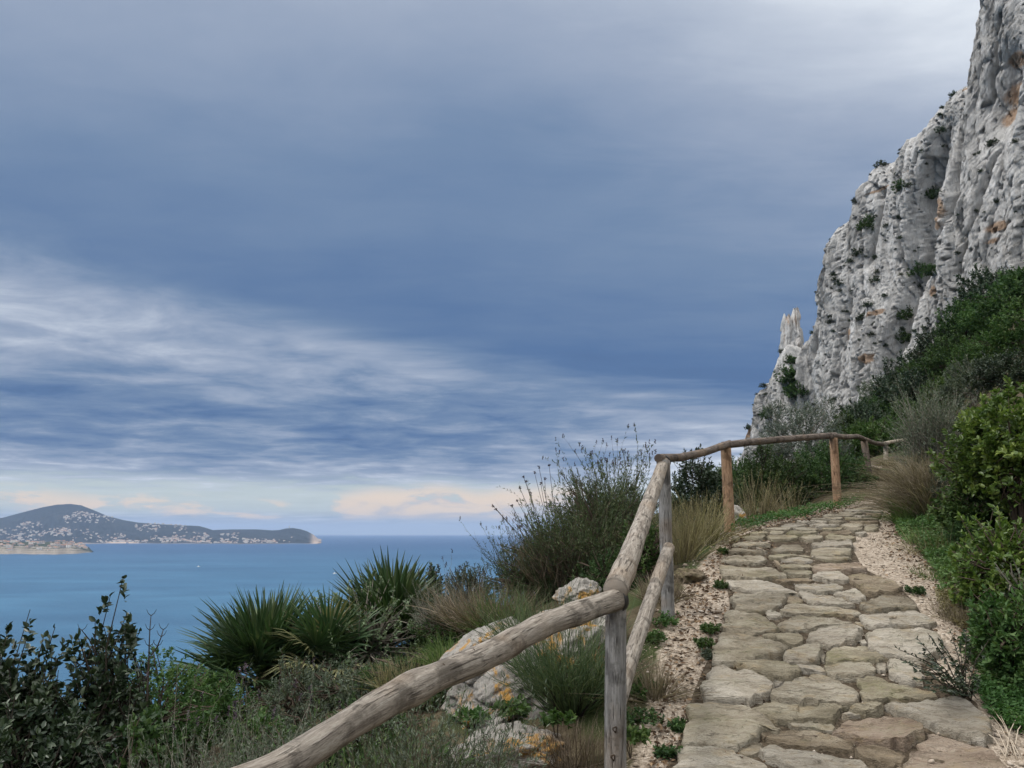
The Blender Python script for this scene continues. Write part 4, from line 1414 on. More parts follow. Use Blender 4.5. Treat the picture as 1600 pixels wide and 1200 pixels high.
def log_mesh(name, P, r0, r1, mat, seed, nseg=20, rough=0.05, step=0.03, lumps=(), cut=None):
    """round timber along a path; lumps: (fraction, swell)"""
    Q = smooth_path(P, step) if len(P) > 2 else np.asarray([P[0] + (P[1] - P[0]) * t for t in np.linspace(0, 1, max(3, int(np.linalg.norm(P[1] - P[0]) / step)))])
    n = len(Q)
    T = np.gradient(Q, axis=0)
    T /= np.linalg.norm(T, axis=1)[:, None]
    up = np.array([0, 0, 1.0]) if abs(T[0, 2]) < .8 else np.array([1.0, 0, 0])
    A = np.cross(T, up); A /= np.linalg.norm(A, axis=1)[:, None]
    B = np.cross(A, T)
    s = np.linspace(0, 1, n)
    length = np.linalg.norm(np.diff(Q, axis=0), axis=1).sum()
    R = r0 + (r1 - r0) * s
    for f, sw in lumps:
        R = R * (1 + sw * np.exp(-((s - f) * length / .07) ** 2))
    ang = np.arange(nseg) * 2 * pi / nseg
    ca, sa = np.cos(ang), np.sin(ang)
    sm, am = np.meshgrid(s * length, ang, indexing='ij')
    rad = R[:, None] * (1 + rough * fbm(np.cos(am) * .9 + seed, np.sin(am) * .9, sm * 3.0, 3) + rough * .5 * pnoise(np.cos(am) * 3 + seed, np.sin(am) * 3, sm * 1.1))
    V = Q[:, None, :] + rad[..., None] * (ca[None, :, None] * A[:, None, :] + sa[None, :, None] * B[:, None, :])
    V = V.reshape(-1, 3)
    F4 = grid_faces(n, nseg, True)
    tri = [F4[:, [0, 1, 2]], F4[:, [0, 2, 3]]]
    k = np.arange(nseg)
    ends = []
    for row, flip in ((0, 1), (n - 1, 0)):
        c = V[row * nseg:(row + 1) * nseg].mean(0)
        ring = c + (V[row * nseg:(row + 1) * nseg] - c) * .9 + T[row] * (0.006 if row else -0.006)
        i0 = len(V)
        V = np.concatenate([V, ring, (c + T[row] * (0.008 if row else -0.008))[None]])
        a, b = row * nseg + k, row * nseg + (k + 1) % nseg
        c1, d1 = i0 + k, i0 + (k + 1) % nseg
        for f in (np.stack([a, b, d1], -1), np.stack([a, d1, c1], -1), np.stack([c1, d1, np.full(nseg, i0 + nseg)], -1)):
            tri.append(f[:, ::-1] if flip else f)
    uv = np.zeros((len(V), 2), np.float32)
    uv[:n * nseg, 0] = np.abs(am.ravel() / pi - 1)
    uv[:n * nseg, 1] = sm.ravel() * 3 + seed * 3.1
    me = mesh_np(name, V, np.concatenate(tri), [mat], True, uv=uv)
    me.set_sharp_from_angle(angle=radians(50))
    return me


def band_mesh(name, c, axis, r, w, mat):
    axis = axis / np.linalg.norm(axis)
    up = np.array([0, 0, 1.0]) if abs(axis[2]) < .8 else np.array([1.0, 0, 0])
    A = np.cross(axis, up); A /= np.linalg.norm(A)
    B = np.cross(A, axis)
    n = 20
    ang = np.arange(n) * 2 * pi / n
    ring = np.cos(ang)[:, None] * A + np.sin(ang)[:, None] * B
    rows = [c - axis * w / 2 + ring * (r - .004), c - axis * w / 2 + ring * (r + .004), c + axis * w / 2 + ring * (r + .004), c + axis * w / 2 + ring * (r - .004)]
    return mesh_np(name, np.concatenate(rows), grid_faces(4, n, True), [mat], False)


def disc_mesh(name, c, axis, r, mat):
    up = np.array([0, 0, 1.0])
    A = np.cross(axis, up); A /= np.linalg.norm(A)
    B = np.cross(A, axis)
    n = 12
    ang = np.arange(n) * 2 * pi / n
    rr = r * (1 + .2 * np.sin(ang * 3 + 1))
    ring = (np.cos(ang) * rr)[:, None] * A + (np.sin(ang) * rr * 1.35)[:, None] * B
    V = np.concatenate([c + ring - axis * .006, c + ring * .85 + axis * .0035, (c - axis * .001)[None]])
    F4 = grid_faces(2, n, True)
    k = np.arange(n)
    return mesh_np(name, V, np.concatenate([F4[:, [0, 1, 2]], F4[:, [0, 2, 3]], np.stack([n + k, n + (k + 1) % n, np.full(n, 2 * n)], -1)]), [mat], False)


def build_fence():
    fence = thing('rail_fence', 'rustic fence of round log rails on posts along the stone path', 'fence', (0, 0, 0))
    tops = [at(962, 938, 3.5), at(1037, 718, 5.75), at(1134, 699, 8.5), at(1302, 684, 10.5), at(1350, 689, 13.0), at(1384, 697, 16.0)]
    base_px = [None, (1043, 950), (1140, 830), (1309, 796), (1361, 757), (1384, 729)]
    rad = [.0455, .046, .056, .054, .055, .045]
    mats = [WOOD_POST, WOOD_POST, WOOD_RED, WOOD_RED, WOOD_DARK, WOOD_PALE]
    foot = []
    for i, t in enumerate(tops):
        if i == 0:
            fpt = np.array([t[0] - .035, t[1] + .02, 0])
        else:
            q = at(*base_px[i], t[1])
            fpt = np.array([q[0], t[1], 0])
        fpt[2] = float(ground(fpt[0], fpt[1])) - 0.25
        foot.append(fpt)
        me = log_mesh('post', np.array([fpt, t + np.array([0, 0, -.01 if i else -.03])]), rad[i] * 1.04, rad[i], mats[i], 3 + i, 22, 0.035, 0.04)
        p = obj('post', me, fence)
        if i == 0:
            for hz, dx in ((.66, .12), (.80, -.22)):
                c = fpt + (t - fpt) * (1 - hz * .6)
                out = np.array([-c[0] * .25 - .12 + dx * .5, -1, 0]); out /= np.linalg.norm(out)
                kn = disc_mesh('knot', c + out * rad[i] * 1.0, out, .011, KNOT)
                obj('knot', kn, p)
    # previous post, beside the camera
    t0 = np.array([-1.02, 1.15, -.60])
    f0 = np.array([-1.04, 1.12, float(ground(-1.04, 1.12)) - .25])
    obj('post', log_mesh('post', np.array([f0, t0]), .05, .048, WOOD_POST, 1, 22, .035, .04), fence)
    # rail beside the viewer, crooked, thicker to the far end
    pr = [t0 + np.array([-.02, 0, .03])]
    for px, py, Y in ((418, 1213, 1.66), (466, 1183, 1.78), (512, 1153, 1.92), (565, 1119, 2.08), (620, 1086, 2.24), (690, 1054, 2.42), (740, 1034, 2.58), (780, 1014, 2.74), (815, 994, 2.90), (850, 976, 3.05),
                      (890, 962, 3.2), (930, 948, 3.36), (968, 936, 3.50)):
        pr.append(at(px, py, Y))
    r1 = obj('rail', log_mesh('rail', np.array(pr), .032, .048, WOOD_GREY, 21, 28, .075, .02, lumps=((.50, .22), (.44, .08), (.70, .09), (.78, .07), (.88, .10))), fence)
    e = np.array(pr[-1]); ax = np.array(pr[-1]) - np.array(pr[-2])
    obj('strap', band_mesh('strap', e - ax * .1, ax, .050, .022, STRAP), r1)
    for k_, off_ in ((6, (.1, -.75, .62)), (7, (-.2, -.6, .75)), (10, (.0, -.9, .3))):
        ov = np.array(off_) / np.linalg.norm(off_)
        obj('knot', disc_mesh('knot', np.array(pr[k_]) + ov * .039, ov, .010 if k_ != 7 else .014, KNOT), r1)
    # next rails climbing the path
    r2 = [at(962, 922, 3.46), at(985, 866, 3.95), at(1005, 812, 4.6), at(1022, 764, 5.2), at(1037, 722, 5.85)]
    o2 = obj('rail', log_mesh('rail', np.array(r2), .055, .043, WOOD_GREY, 22, 24, .06, .025, lumps=((.1, .08), (.55, .05))), fence)
    obj('strap', band_mesh('strap', np.array(r2[-1]), np.array(r2[-1]) - np.array(r2[-2]), .05, .02, STRAP), o2)
    r3 = [at(1029, 716, 5.72), at(1062, 715, 6.6), at(1100, 707, 7.5), at(1140, 693, 8.6)]
    obj('rail', log_mesh('rail', np.array(r3), .033, .040, WOOD_DARK, 23, 18, .06, .03, lumps=((.35, .1), (.85, .1))), fence)
    r4 = [at(1130, 696, 8.42), at(1170, 691, 9.0), at(1240, 685, 9.8), at(1306, 680, 10.6)]
    obj('rail', log_mesh('rail', np.array(r4), .042, .042, WOOD_DARK, 24, 18, .05, .03), fence)
    r5 = [at(1298, 681, 10.4), at(1322, 683, 11.4), at(1340, 682, 12.3), at(1352, 687, 13.1), at(1368, 693, 14.6), at(1386, 694, 16.1)]
    obj('rail', log_mesh('rail', np.array(r5), .038, .042, WOOD_DARK, 25, 16, .07, .04), fence)
    r6 = [at(1378, 694, 15.9), at(1396, 690, 16.8), at(1416, 687, 17.8)]
    obj('rail', log_mesh('rail', np.array(r6), .042, .034, WOOD_PALE, 26, 14, .08, .05), fence)
    # lower rail that has come loose from the second post
    rb = [at(958, 1118, 3.62), at(978, 1052, 4.0), at(1003, 977, 4.6), at(1025, 913, 5.2), at(1045, 856, 5.68)]
    obj('lower_rail', log_mesh('lower_rail', np.array(rb), .042, .045, WOOD_GREY, 27, 20, .06, .03), fence)
    rl = [at(1358, 728, 13.1), at(1372, 732, 14.4), at(1385, 731, 15.6), at(1396, 726, 16.4), at(1414, 725, 17.2)]
    obj('lower_rail', log_mesh('lower_rail', np.array(rl), .03, .03, WOOD_PALE, 28, 12, .08, .05), fence)
    # iron ring round the last post
    c = foot[5] + (tops[5] - foot[5]) * .80
    return fence


build_fence()


# ------------------------------------------------------------------ boulders
def boulder(name, label, c, r, seed, rot=0.0, tilt=0.0, res=70, rough=.22, mat=None, group=None):
    n, k = res, res * 2
    th = np.linspace(0.02, pi - 0.02, n)[:, None]
    ph = (np.arange(k) * 2 * pi / k)[None, :]
    d = np.stack([np.sin(th) * np.cos(ph), np.sin(th) * np.sin(ph), np.cos(th) + 0 * ph], -1)
    q = d * 1.3 + seed * 3.7
    f = 1 + rough * 1.2 * fbm(q[..., 0], q[..., 1], q[..., 2], 5, 0.52)
    f1, f2, cid = worley(q[..., 0] * 1.6 + q[..., 2], q[..., 1] * 1.6 - q[..., 2] * .7, seed % 9)
    f = f + rough * .5 * (cid - .5) - rough * .35 * (1 - sstep(f2 - f1, 0, .12))
    f = f + .03 * fbm(q[..., 0] * 6, q[..., 1] * 6, q[..., 2] * 6, 3, .6)
    f = f - .10 * ridged(q[..., 0] * 2.4, q[..., 1] * 2.4, q[..., 2] * 2.4, 2) * rough
    V = d * f[..., None] * np.array(r)
    V = V.reshape(-1, 3)
    cr, sr = cos(rot), sin(rot)
    ct, st = cos(tilt), sin(tilt)
    V = V @ np.array([[ct, 0, st], [0, 1, 0], [-st, 0, ct]]).T
    V = V @ np.array([[cr, -sr, 0], [sr, cr, 0], [0, 0, 1]]).T
    me = mesh_np(name, V, grid_faces(n, k, True), [mat or ROCK_LICHEN], False)
    return obj(name, me, None, c, None, label, 'rock', group)


boulder('boulder', 'pale limestone outcrop patched with orange lichen behind the broom bush', at(838, 1052, 5.3), (.66, .50, .31), 4, .15, -.55, 120, .17)
boulder('boulder', 'whitish rounded rock top below the climbing rail', at(903, 930, 6.0), (.18, .16, .11), 9, .5, -.3, 60, .2)
boulder('boulder', 'low lichened ledge under the crooked rail', at(790, 1180, 4.5), (.36, .32, .13), 12, .1, -.15, 70, .18)
boulder('boulder', 'orange stained rock rib running down to the dry grass', at(748, 1012, 5.9), (.36, .3, .12), 15, .1, -.52, 70, .16)
boulder('boulder', 'small brown rock at the foot of the reddish post', at(1150, 806, 9.3), (.11, .12, .12), 20, .4, 0, 26, .25)
boulder('boulder', 'flat brownish stone sunk in the gravel beside the silvery post', at(1076, 902, 6.45), (.13, .10, .07), 23, .3, 0, 26, .3, STONE['b'])

# ------------------------------------------------------------------ plants
def tube_arrays(paths, nseg=4):
    """paths: list of (points (k,3), radii (k,)); all with the same k -> one triangle soup"""
    V, F, off = [], [], 0
    for Q, R in paths:
        Q = np.asarray(Q, float)
        T = np.gradient(Q, axis=0)
        T /= np.maximum(np.linalg.norm(T, axis=1), 1e-9)[:, None]
        up = np.array([0.31, 0.17, 0.93])
        A = np.cross(T, up); A /= np.maximum(np.linalg.norm(A, axis=1), 1e-9)[:, None]
        B = np.cross(A, T)
        ang = np.arange(nseg) * 2 * pi / nseg
        ring = Q[:, None, :] + np.asarray(R)[:, None, None] * (np.cos(ang)[None, :, None] * A[:, None] + np.sin(ang)[None, :, None] * B[:, None])
        V.append(ring.reshape(-1, 3))
        F.append(grid_faces(len(Q), nseg, True) + off)
        off += len(Q) * nseg
    return np.concatenate(V), np.concatenate(F)


def blade_arrays(base, tip, bend, width, seed, segs=4):
    """thin tapering blades from base to tip, bowed by 'bend' vectors"""
    rng = np.random.default_rng(seed)
    n = len(base)
    t = np.linspace(0, 1, segs + 1)
    ctr = base[:, None] + (tip - base)[:, None] * t[None, :, None] + bend[:, None] * (4 * t * (1 - t))[None, :, None]
    d = tip - base
    S = np.cross(d, rng.normal(size=(n, 3)))
    S /= np.maximum(np.linalg.norm(S, axis=1), 1e-9)[:, None]
    w = np.broadcast_to(np.asarray(width, float), (n,))[:, None, None] * (1 - 0.85 * t ** 1.5)[None, :, None] * .5
    V = np.stack([ctr - S[:, None] * w, ctr + S[:, None] * w], 2).reshape(n, -1, 3)
    k = 2 * (segs + 1)
    F0 = np.array([(2 * i, 2 * i + 1, 2 * i + 3, 2 * i + 2) for i in range(segs)])
    F = (F0[None] + k * np.arange(n)[:, None, None]).reshape(-1, 4)
    return V.reshape(-1, 3), F, np.repeat(rng.random(n), k)


def rand_dirs(rng, n, up=0.25):
    d = rng.normal(size=(n, 3))
    d /= np.linalg.norm(d, axis=1)[:, None]
    d[:, 2] = d[:, 2] * (1 - up) + up * np.abs(d[:, 2])
    return d / np.linalg.norm(d, axis=1)[:, None]


def shrub_meshes(seed, r=(1, 1, .8), height=1.2, shoots=260, per=26, shoot_len=.22, leaf=.05, wr=.45, mat=None, stem=None, spread=55, lump=.42, hi=False,
                 stems=70, inner=.45, up=.5, fold=.25, curl=.12, stem_r=.012, thin=1.0):
    """leafy shrub: leaf-bearing shoots around an uneven crown, twigs running down to the base (0,0,0)"""
    rng = np.random.default_rng(seed)
    r = np.asarray(r, float)
    cz = height - r[2]
    d = rand_dirs(rng, shoots, .35)
    lum = 1 + lump * fbm(d[:, 0] * 1.6 + seed, d[:, 1] * 1.6, d[:, 2] * 1.6 + seed * .3, 3)
    rad = lum * (inner + (1 - inner) * rng.random(shoots) ** .45)
    tip = d * rad[:, None] * r + np.array([0, 0, cz])
    tip[:, 2] = np.maximum(tip[:, 2], .04 * height + .05 * rng.random(shoots))
    ax = d * (1 - up) + np.array([0, 0, up]) + rng.normal(0, .25, (shoots, 3))
    ax /= np.linalg.norm(ax, axis=1)[:, None]
    per_ = np.maximum(4, rng.normal(per, per * .3, shoots)).astype(int)
    idx = np.repeat(np.arange(shoots), per_)
    n = len(idx)
    t = rng.random(n) ** .8
    sl = shoot_len * rng.uniform(.6, 1.3, shoots)
    P = tip[idx] - ax[idx] * (sl[idx] * t)[:, None]
    q = rng.normal(size=(n, 3))
    q -= (q * ax[idx]).sum(1)[:, None] * ax[idx]
    q /= np.linalg.norm(q, axis=1)[:, None]
    th = np.radians(rng.normal(spread, 14, n)) * (0.35 + .65 * np.minimum(1, t * 3 + .15))
    D = ax[idx] * np.cos(th)[:, None] + q * np.sin(th)[:, None]
    L = leaf * rng.uniform(.65, 1.3, n)
    V, F, v = leaf_arrays(P, D, L, wr, seed + 1, fold, hi, curl)
    per_shoot = rng.random(shoots)
    k = len(v) // n
    v = np.clip(.55 * v + .45 * np.repeat(per_shoot[idx], k), 0, 1)
    fol = mesh_np('foliage', V, F, [mat], False, {'v': v})
    # twigs
    ch = np.argsort(-rad + .25 * rng.random(shoots))[:min(stems, shoots)]
    paths = []
    nb = max(3, stems // 8)
    a = rng.uniform(0, 2 * pi, nb)
    forks = np.stack([np.cos(a) * r[0] * .35 * rng.random(nb), np.sin(a) * r[1] * .35 * rng.random(nb), height * rng.uniform(.2, .45, nb)], -1)
    for f in forks:
        b0 = np.array([f[0] * .25, f[1] * .25, -.05])
        mid = (b0 + f) / 2 + rng.normal(0, .03, 3) * height
        paths.append(([b0, mid, f], [stem_r * 1.6, stem_r * 1.3, stem_r]))
    for i in ch:
        f = forks[np.argmin(((forks - tip[i]) ** 2).sum(1))]
        m1 = f + (tip[i] - f) * .5 + rng.normal(0, .05, 3) * height
        paths.append(([f, m1, tip[i]], [stem_r * .8, stem_r * .5, stem_r * .2]))
    V, F = tube_arrays(paths, 4)
    st = mesh_np('stem', V, F, [stem or STEM_BROWN], True)
    return fol, st


def plant(name, label, cat, meshes, loc, rz=0.0, sc=1.0, group=None):
    t = thing(name, label, cat, tuple(float(q) for q in loc), group, rz, sc)
    names = ('foliage', 'stem', 'flower_spikes')
    for nm, me in zip(names, meshes):
        if me is not None:
            obj(nm, me, t, kind='stuff' if nm == 'flower_spikes' else None)
    return t


def seat(px, Y, py=None, dz=0.0):
    """foot of a plant standing at bearing px, Y metres ahead"""
    x = at(px, 800, Y)[0]
    return np.array([x, Y, float(ground(x, Y)) - 0.03 + dz])


def top_height(px, ytop, Y):
    p = at(px, ytop, Y)
    g = seat(px, Y)
    return max(.12, p[2] - g[2])


def width_m(wpx, Y):
    return wpx * Y / F_PX


def grass_meshes(seed, n=240, rad=.12, h=.5, lean=.35, width=.004, mat=None, bend=.25, heads=False, wind=(0, 0), segs=4, fan=1.0):
    rng = np.random.default_rng(seed)
    a = rng.uniform(0, 2 * pi, n)
    q = rad * np.sqrt(rng.random(n))
    base = np.stack([q * np.cos(a), q * np.sin(a), np.full(n, -.02)], -1)
    hh = h * rng.uniform(.45, 1.1, n)
    ln = np.abs(rng.normal(0, lean, n)) + .05
    out = a + rng.normal(0, .7, n)
    tip = base + np.stack([np.cos(out) * ln * hh * fan + wind[0] * hh, np.sin(out) * ln * hh * fan + wind[1] * hh, hh * np.sqrt(np.maximum(.15, 1 - np.minimum(.8, ln * ln)))], -1)
    bd = np.stack([-np.cos(out), -np.sin(out), np.full(n, .9)], -1) * (bend * hh * rng.uniform(.2, .6, n))[:, None] * .4
    V, F, v = blade_arrays(base, tip, bd, width * rng.uniform(.7, 1.4, n), seed + 5, segs)
    fol = mesh_np('foliage', V, F, [mat], False, {'v': v})
    hd = None
    if heads:
        k = rng.random(n) < .35
        P = np.repeat(tip[k], 9, 0) - np.repeat((tip - base)[k], 9, 0) * np.tile(np.linspace(0, .16, 9), k.sum())[:, None]
        D = np.repeat((tip - base)[k], 9, 0) / h + rng.normal(0, .45, (len(P), 3))
        hd = leaf_mesh('flower_spikes', P, D, .018, .35, mat, seed + 9)
    return fol, None, hd


def broom_meshes(seed, n=420, r=.5, h=1.0, width=.004, mat=None, stem=None, branches=3, lean=.55, spikes=0, needles=0, needle=.02, nw=.18):
    """twiggy broom: long thin upright shoots that fork, hardly any leaf"""
    rng = np.random.default_rng(seed)
    m = n // (branches + 1)
    a = rng.uniform(0, 2 * pi, m)
    b0 = np.stack([np.cos(a), np.sin(a), 0 * a], -1) * (r * .22 * np.sqrt(rng.random(m)))[:, None]
    ln = lean * np.sqrt(rng.random(m))
    hh = h * rng.uniform(.45, .8, m) * (1 - .25 * ln)
    out = a + rng.normal(0, .35, m)
    t0 = b0 + np.stack([np.cos(out) * ln * r * 1.25, np.sin(out) * ln * r * 1.25, hh], -1)
    bases, tips = [b0], [t0]
    wid = [np.full(m, width * 1.8)]
    for k in range(branches):
        f = rng.uniform(.35, .95, m)[:, None]
        p = b0 + (t0 - b0) * f
        d = (t0 - b0) * rng.uniform(.3, .62, m)[:, None] + rng.normal(0, .13 * h, (m, 3))
        d[:, 2] = np.abs(d[:, 2]) + .08 * h
        bases.append(p); tips.append(p + d)
        wid.append(np.full(m, width))
    base, tip = np.concatenate(bases), np.concatenate(tips)
    wv = np.concatenate(wid)
    bend = rng.normal(0, .05 * h, (len(base), 3))
    V, F, v = blade_arrays(base, tip, bend, wv, seed + 2, 4)
    nst = m * 10
    fol_v, fol_f, fol_a = V, F, v
    parts = []
    if needles:
        k = rng.integers(0, len(base), needles)
        f = rng.uniform(.25, 1.0, needles)
        P = base[k] + (tip - base)[k] * f[:, None] + bend[k] * (4 * f * (1 - f))[:, None]
        D = (tip - base)[k] / np.linalg.norm((tip - base)[k], axis=1)[:, None] + rng.normal(0, .55, (needles, 3))
        lv, lf, la = leaf_arrays(P, D, needle * rng.uniform(.6, 1.3, needles), nw, seed + 4)
        tri = np.concatenate([F[:, [0, 1, 2]], F[:, [0, 2, 3]]])
        fol = mesh_np('foliage', lv, lf, [mat], False, {'v': la})
        stm = mesh_np('stem', V, tri, [stem or STEM_BROWN], False, {'v': v})
    else:
        fol = mesh_np('foliage', V, F, [mat], False, {'v': v})
        # bare woody lower branches
        ch = rng.choice(m, min(m, 26), replace=False)
        tv, tf = tube_arrays([([b0[i] - np.array([0, 0, .03]), b0[i] + (t0[i] - b0[i]) * .3, b0[i] + (t0[i] - b0[i]) * .6], [.008, .006, .003]) for i in ch], 4)
        stm = mesh_np('stem', tv, tf, [stem or STEM_BROWN], True)
    sp = None
    if spikes:
        k = np.argsort(-tip[:, 2])[:spikes]
        P = np.repeat(tip[k], 12, 0) + np.repeat(np.array([[0, 0, 1.0]]), 12 * spikes, 0) * np.tile(np.linspace(-.02, .02, 12), spikes)[:, None]
        D = rng.normal(size=(len(P), 3)); D[:, 2] = np.abs(D[:, 2]) + .3
        sp = leaf_mesh('flower_spikes', P, D, .016, .6, SPIKE, seed + 8)
    return fol, stm, sp


# ---- fan palms: each frond is a part of its own
def frond_mesh(name, seed, R=.55, petiole=.45, nseg=24, span=235, droop=.25, mat=None):
    """local frame: petiole from origin along +X, blade beyond it, upper side +Z"""
    rng = np.random.default_rng(seed)
    V, F, va = [], [], []

    def add(vs, fs, val):
        o_ = len(V)
        V.extend(vs); F.extend([tuple(o_ + i for i in f) for f in fs]); va.extend([val] * len(vs))
    # petiole
    k = 5
    for i in range(k):
        x0, x1 = petiole * i / k, petiole * (i + 1) / k
        z0, z1 = -.10 * petiole * (i / k) ** 2, -.10 * petiole * ((i + 1) / k) ** 2
        w = .010
        add([(x0, -w, z0), (x0, w, z0), (x1, w, z1), (x1, -w, z1), (x0, 0, z0 - .012), (x1, 0, z1 - .012)],
            [(0, 1, 2), (0, 2, 3), (0, 3, 5), (0, 5, 4), (1, 4, 5), (1, 5, 2)], .75)
    hub = np.array([petiole, 0, -.10 * petiole])
    for s_ in range(nseg):
        a = math.radians(-span / 2 + span * (s_ + .5) / nseg)
        da = math.radians(span / nseg) * .5
        Rk = R * (1 - .28 * abs(a) / math.radians(span / 2)) * rng.uniform(.93, 1.05)
        val = float(np.clip(rng.normal(.45, .2), 0, .95))
        lift = .05 * rng.normal()
        pts = []
        for f, wf in ((.04, 1.0), (.42, 1.0), (.72, .62), (1.0, .06)):
            r_ = Rk * f
            w_ = r_ * math.tan(da) if f <= .42 else Rk * .42 * math.tan(da) * wf
            z = -droop * Rk * f ** 2.6 + .10 * Rk * f * cos(a) + lift * Rk * f
            c = np.array([cos(a), sin(a), 0]); n_ = np.array([-sin(a), cos(a), 0])
            p = hub + c * r_ + np.array([0, 0, z])
            pts += [p - n_ * w_ + np.array([0, 0, -.35 * w_]), p + np.array([0, 0, .35 * w_]), p + n_ * w_ + np.array([0, 0, -.35 * w_])]
        fs = []
        for i in range(3):
            o_ = 3 * i
            for j in (0, 1):
                fs += [(o_ + j, o_ + j + 1, o_ + j + 4), (o_ + j, o_ + j + 4, o_ + j + 3)]
        add([tuple(p) for p in pts], fs, val)
    return mesh_np(name, np.array(V), np.array(F), [mat], False, {'v': np.array(va)})


def build_palm(label, loc, seed, count, fronds, old, R, lean=(0, 0), trunk_h=.35, up=.2):
    rng = np.random.default_rng(seed)
    t = thing('fan_palm', label, 'palm', tuple(float(q) for q in loc))
    prof = [(.10, -.15), (.11, .1), (.09, trunk_h * .6), (.06, trunk_h)]
    ang = np.arange(14) * 2 * pi / 14
    V = np.concatenate([np.stack([r * np.cos(ang) * (1 + .2 * pnoise(ang * 3, z * 9)), r * np.sin(ang), np.full(14, z)], -1) for r, z in prof])
    obj('trunk', mesh_np('trunk', V, grid_faces(4, 14, True), [STEM_BROWN], False), t)
    for i in range(count):
        az = i * 2.39996 + rng.normal(0, .25)
        f = (i + .5) / count
        el = radians(88 - 100 * f ** .9 + rng.normal(0, 7))      # young ones upright, old ones hanging
        me = fronds[i % len(fronds)] if f < up * 0 + .72 else old[i % len(old)]
        o = obj('frond', me, t, (lean[0] * .1, lean[1] * .1, trunk_h * (1 - .35 * f)))
        s_ = R * rng.uniform(.85, 1.15)
        o.scale = (s_, s_, s_)
        o.rotation_mode = 'ZYX' if False else 'XYZ'
        from mathutils import Euler, Matrix
        M = Matrix.Rotation(az, 3, 'Z') @ Matrix.Rotation(-el, 3, 'Y') @ Matrix.Rotation(rng.normal(0, .35), 3, 'X')
        o.rotation_euler = M.to_euler()
    return t


def build_palms():
    fr = [frond_mesh('frond', 60 + i, .60, .32, 26, 225, .08 + .06 * i, PALM_LEAF) for i in range(3)]
    old = [frond_mesh('frond', 70 + i, .56, .32, 22, 185, .38 + .1 * i, PALM_OLD) for i in range(2)]
    build_palm('dark fan palm with long spiky fronds leaning over the sea', seat(424, 8.8, dz=.08), 3, 54, fr, old, 1.08, (0, 0), .38)
    build_palm('fan palm half hidden under a pale climbing shrub', seat(615, 9.6, dz=.0), 8, 52, fr, old, 1.15, (0, 0), .40)
    build_palm('small pale green fan palm between the two larger palms', seat(520, 8.7, dz=.08), 14, 26, [old[0], fr[1], fr[2]], old, .85, (0, 0), .25)


build_palms()


# ---- the slope on the seaward side
def leafy(label, px, ytop, Y, wpx, seed, name='shrub', cat='shrub', group=None, depth=1.0, hmin=None, **kw):
    h = top_height(px, ytop, Y)
    if hmin:
        h = max(h, hmin)
    w = width_m(wpx, Y) / 2
    rz_ = min(h * .62, max(h * .42, w * 1.1))
    me = shrub_meshes(seed, (w, w * depth, rz_), h * .97, **kw)
    return plant(name, label, cat, me, seat(px, Y), 0, 1, group)


leafy('dark waxy leaved shrub at the lower corner, level with the bay', 52, 972, 4.9, 175, 101, shoots=520, per=20, shoot_len=.20, leaf=.050, wr=.55, mat=LEAF_BLACKGREEN, stem=STEM_DARK,
      hi=True, stems=240, lump=.5, inner=.3, up=.55, stem_r=.010)
leafy('tall dark shrub with bare twigs standing out against the sea', 196, 958, 5.2, 125, 102, shoots=330, per=19, shoot_len=.20, leaf=.048, wr=.55, mat=LEAF_BLACKGREEN, stem=STEM_DARK,
      hi=True, stems=240, lump=.65, inner=.25, up=.65, stem_r=.010)
leafy('low dark shrub filling the gap between the two tall dark shrubs', 120, 1062, 4.7, 250, 103, shoots=520, per=20, shoot_len=.16, leaf=.045, wr=.5, mat=LEAF_BLACKGREEN, stem=STEM_DARK, hi=True, stems=150)

leafy('dark shrub backing the corner bushes, low over the sea', 70, 1078, 6.3, 210, 115, shoots=480, per=22, shoot_len=.18, leaf=.045, wr=.45, mat=LEAF_BLACKGREEN, stem=STEM_DARK)
leafy('second dark shrub on the drop behind the tall dark shrub', 200, 1062, 6.6, 170, 116, shoots=480, per=22, shoot_len=.18, leaf=.042, wr=.45, mat=LEAF_DARK, stem=STEM_DARK)
leafy('dark shrub hanging on the drop under the dark fan palm', 380, 1075, 7.9, 200, 117, shoots=480, per=22, shoot_len=.18, leaf=.042, wr=.4, mat=LEAF_DARK, stem=STEM_DARK)
leafy('brown green shrub under the small pale palm', 510, 1015, 8.9, 190, 118, shoots=480, per=22, shoot_len=.18, leaf=.042, wr=.35, mat=LEAF_BROOM, stem=STEM_BROWN)


def bare_twigs():
    rng = np.random.default_rng(8)
    t = thing('bare_twig', 'leafless forked twigs sticking up beside the tall dark shrub', 'twig', tuple(float(q) for q in seat(240, 5.25)))
    o_ = seat(240, 5.25)
    paths = []
    for pts in ([(232, 1060), (233, 1010), (234, 985), (236, 962)], [(232, 1030), (246, 1010), (252, 995), (255, 984)], [(160, 1050), (150, 1020), (140, 1000), (128, 985)],
                [(180, 1060), (165, 1030), (150, 1022), (146, 1010)]):
        q = [at(x, y, 5.25 + rng.normal(0, .05)) - o_ for x, y in pts]
        q = [np.array([q[0][0], 0.0, 0.0])] + q if pts[0][0] > 200 else q
        paths.append((q, np.linspace(.006, .0025, len(q))))
        for k in range(-3, 0):
            p = q[k]
            for s_ in (-1, 1):
                paths.append(([p, p + np.array([.02 * s_, 0, .015]), p + np.array([.032 * s_, 0, .04])], [.0028, .002, .0012]))
    V, F = None, None
    Vs, Fs, n = [], [], 0
    for q, r in paths:
        v, f = tube_arrays([(q, r)], 5)
        Vs.append(v); Fs.append(f + n); n += len(v)
    obj('stem', mesh_np('stem', np.concatenate(Vs), np.concatenate(Fs), [STEM_DARK], True), t)


bare_twigs()

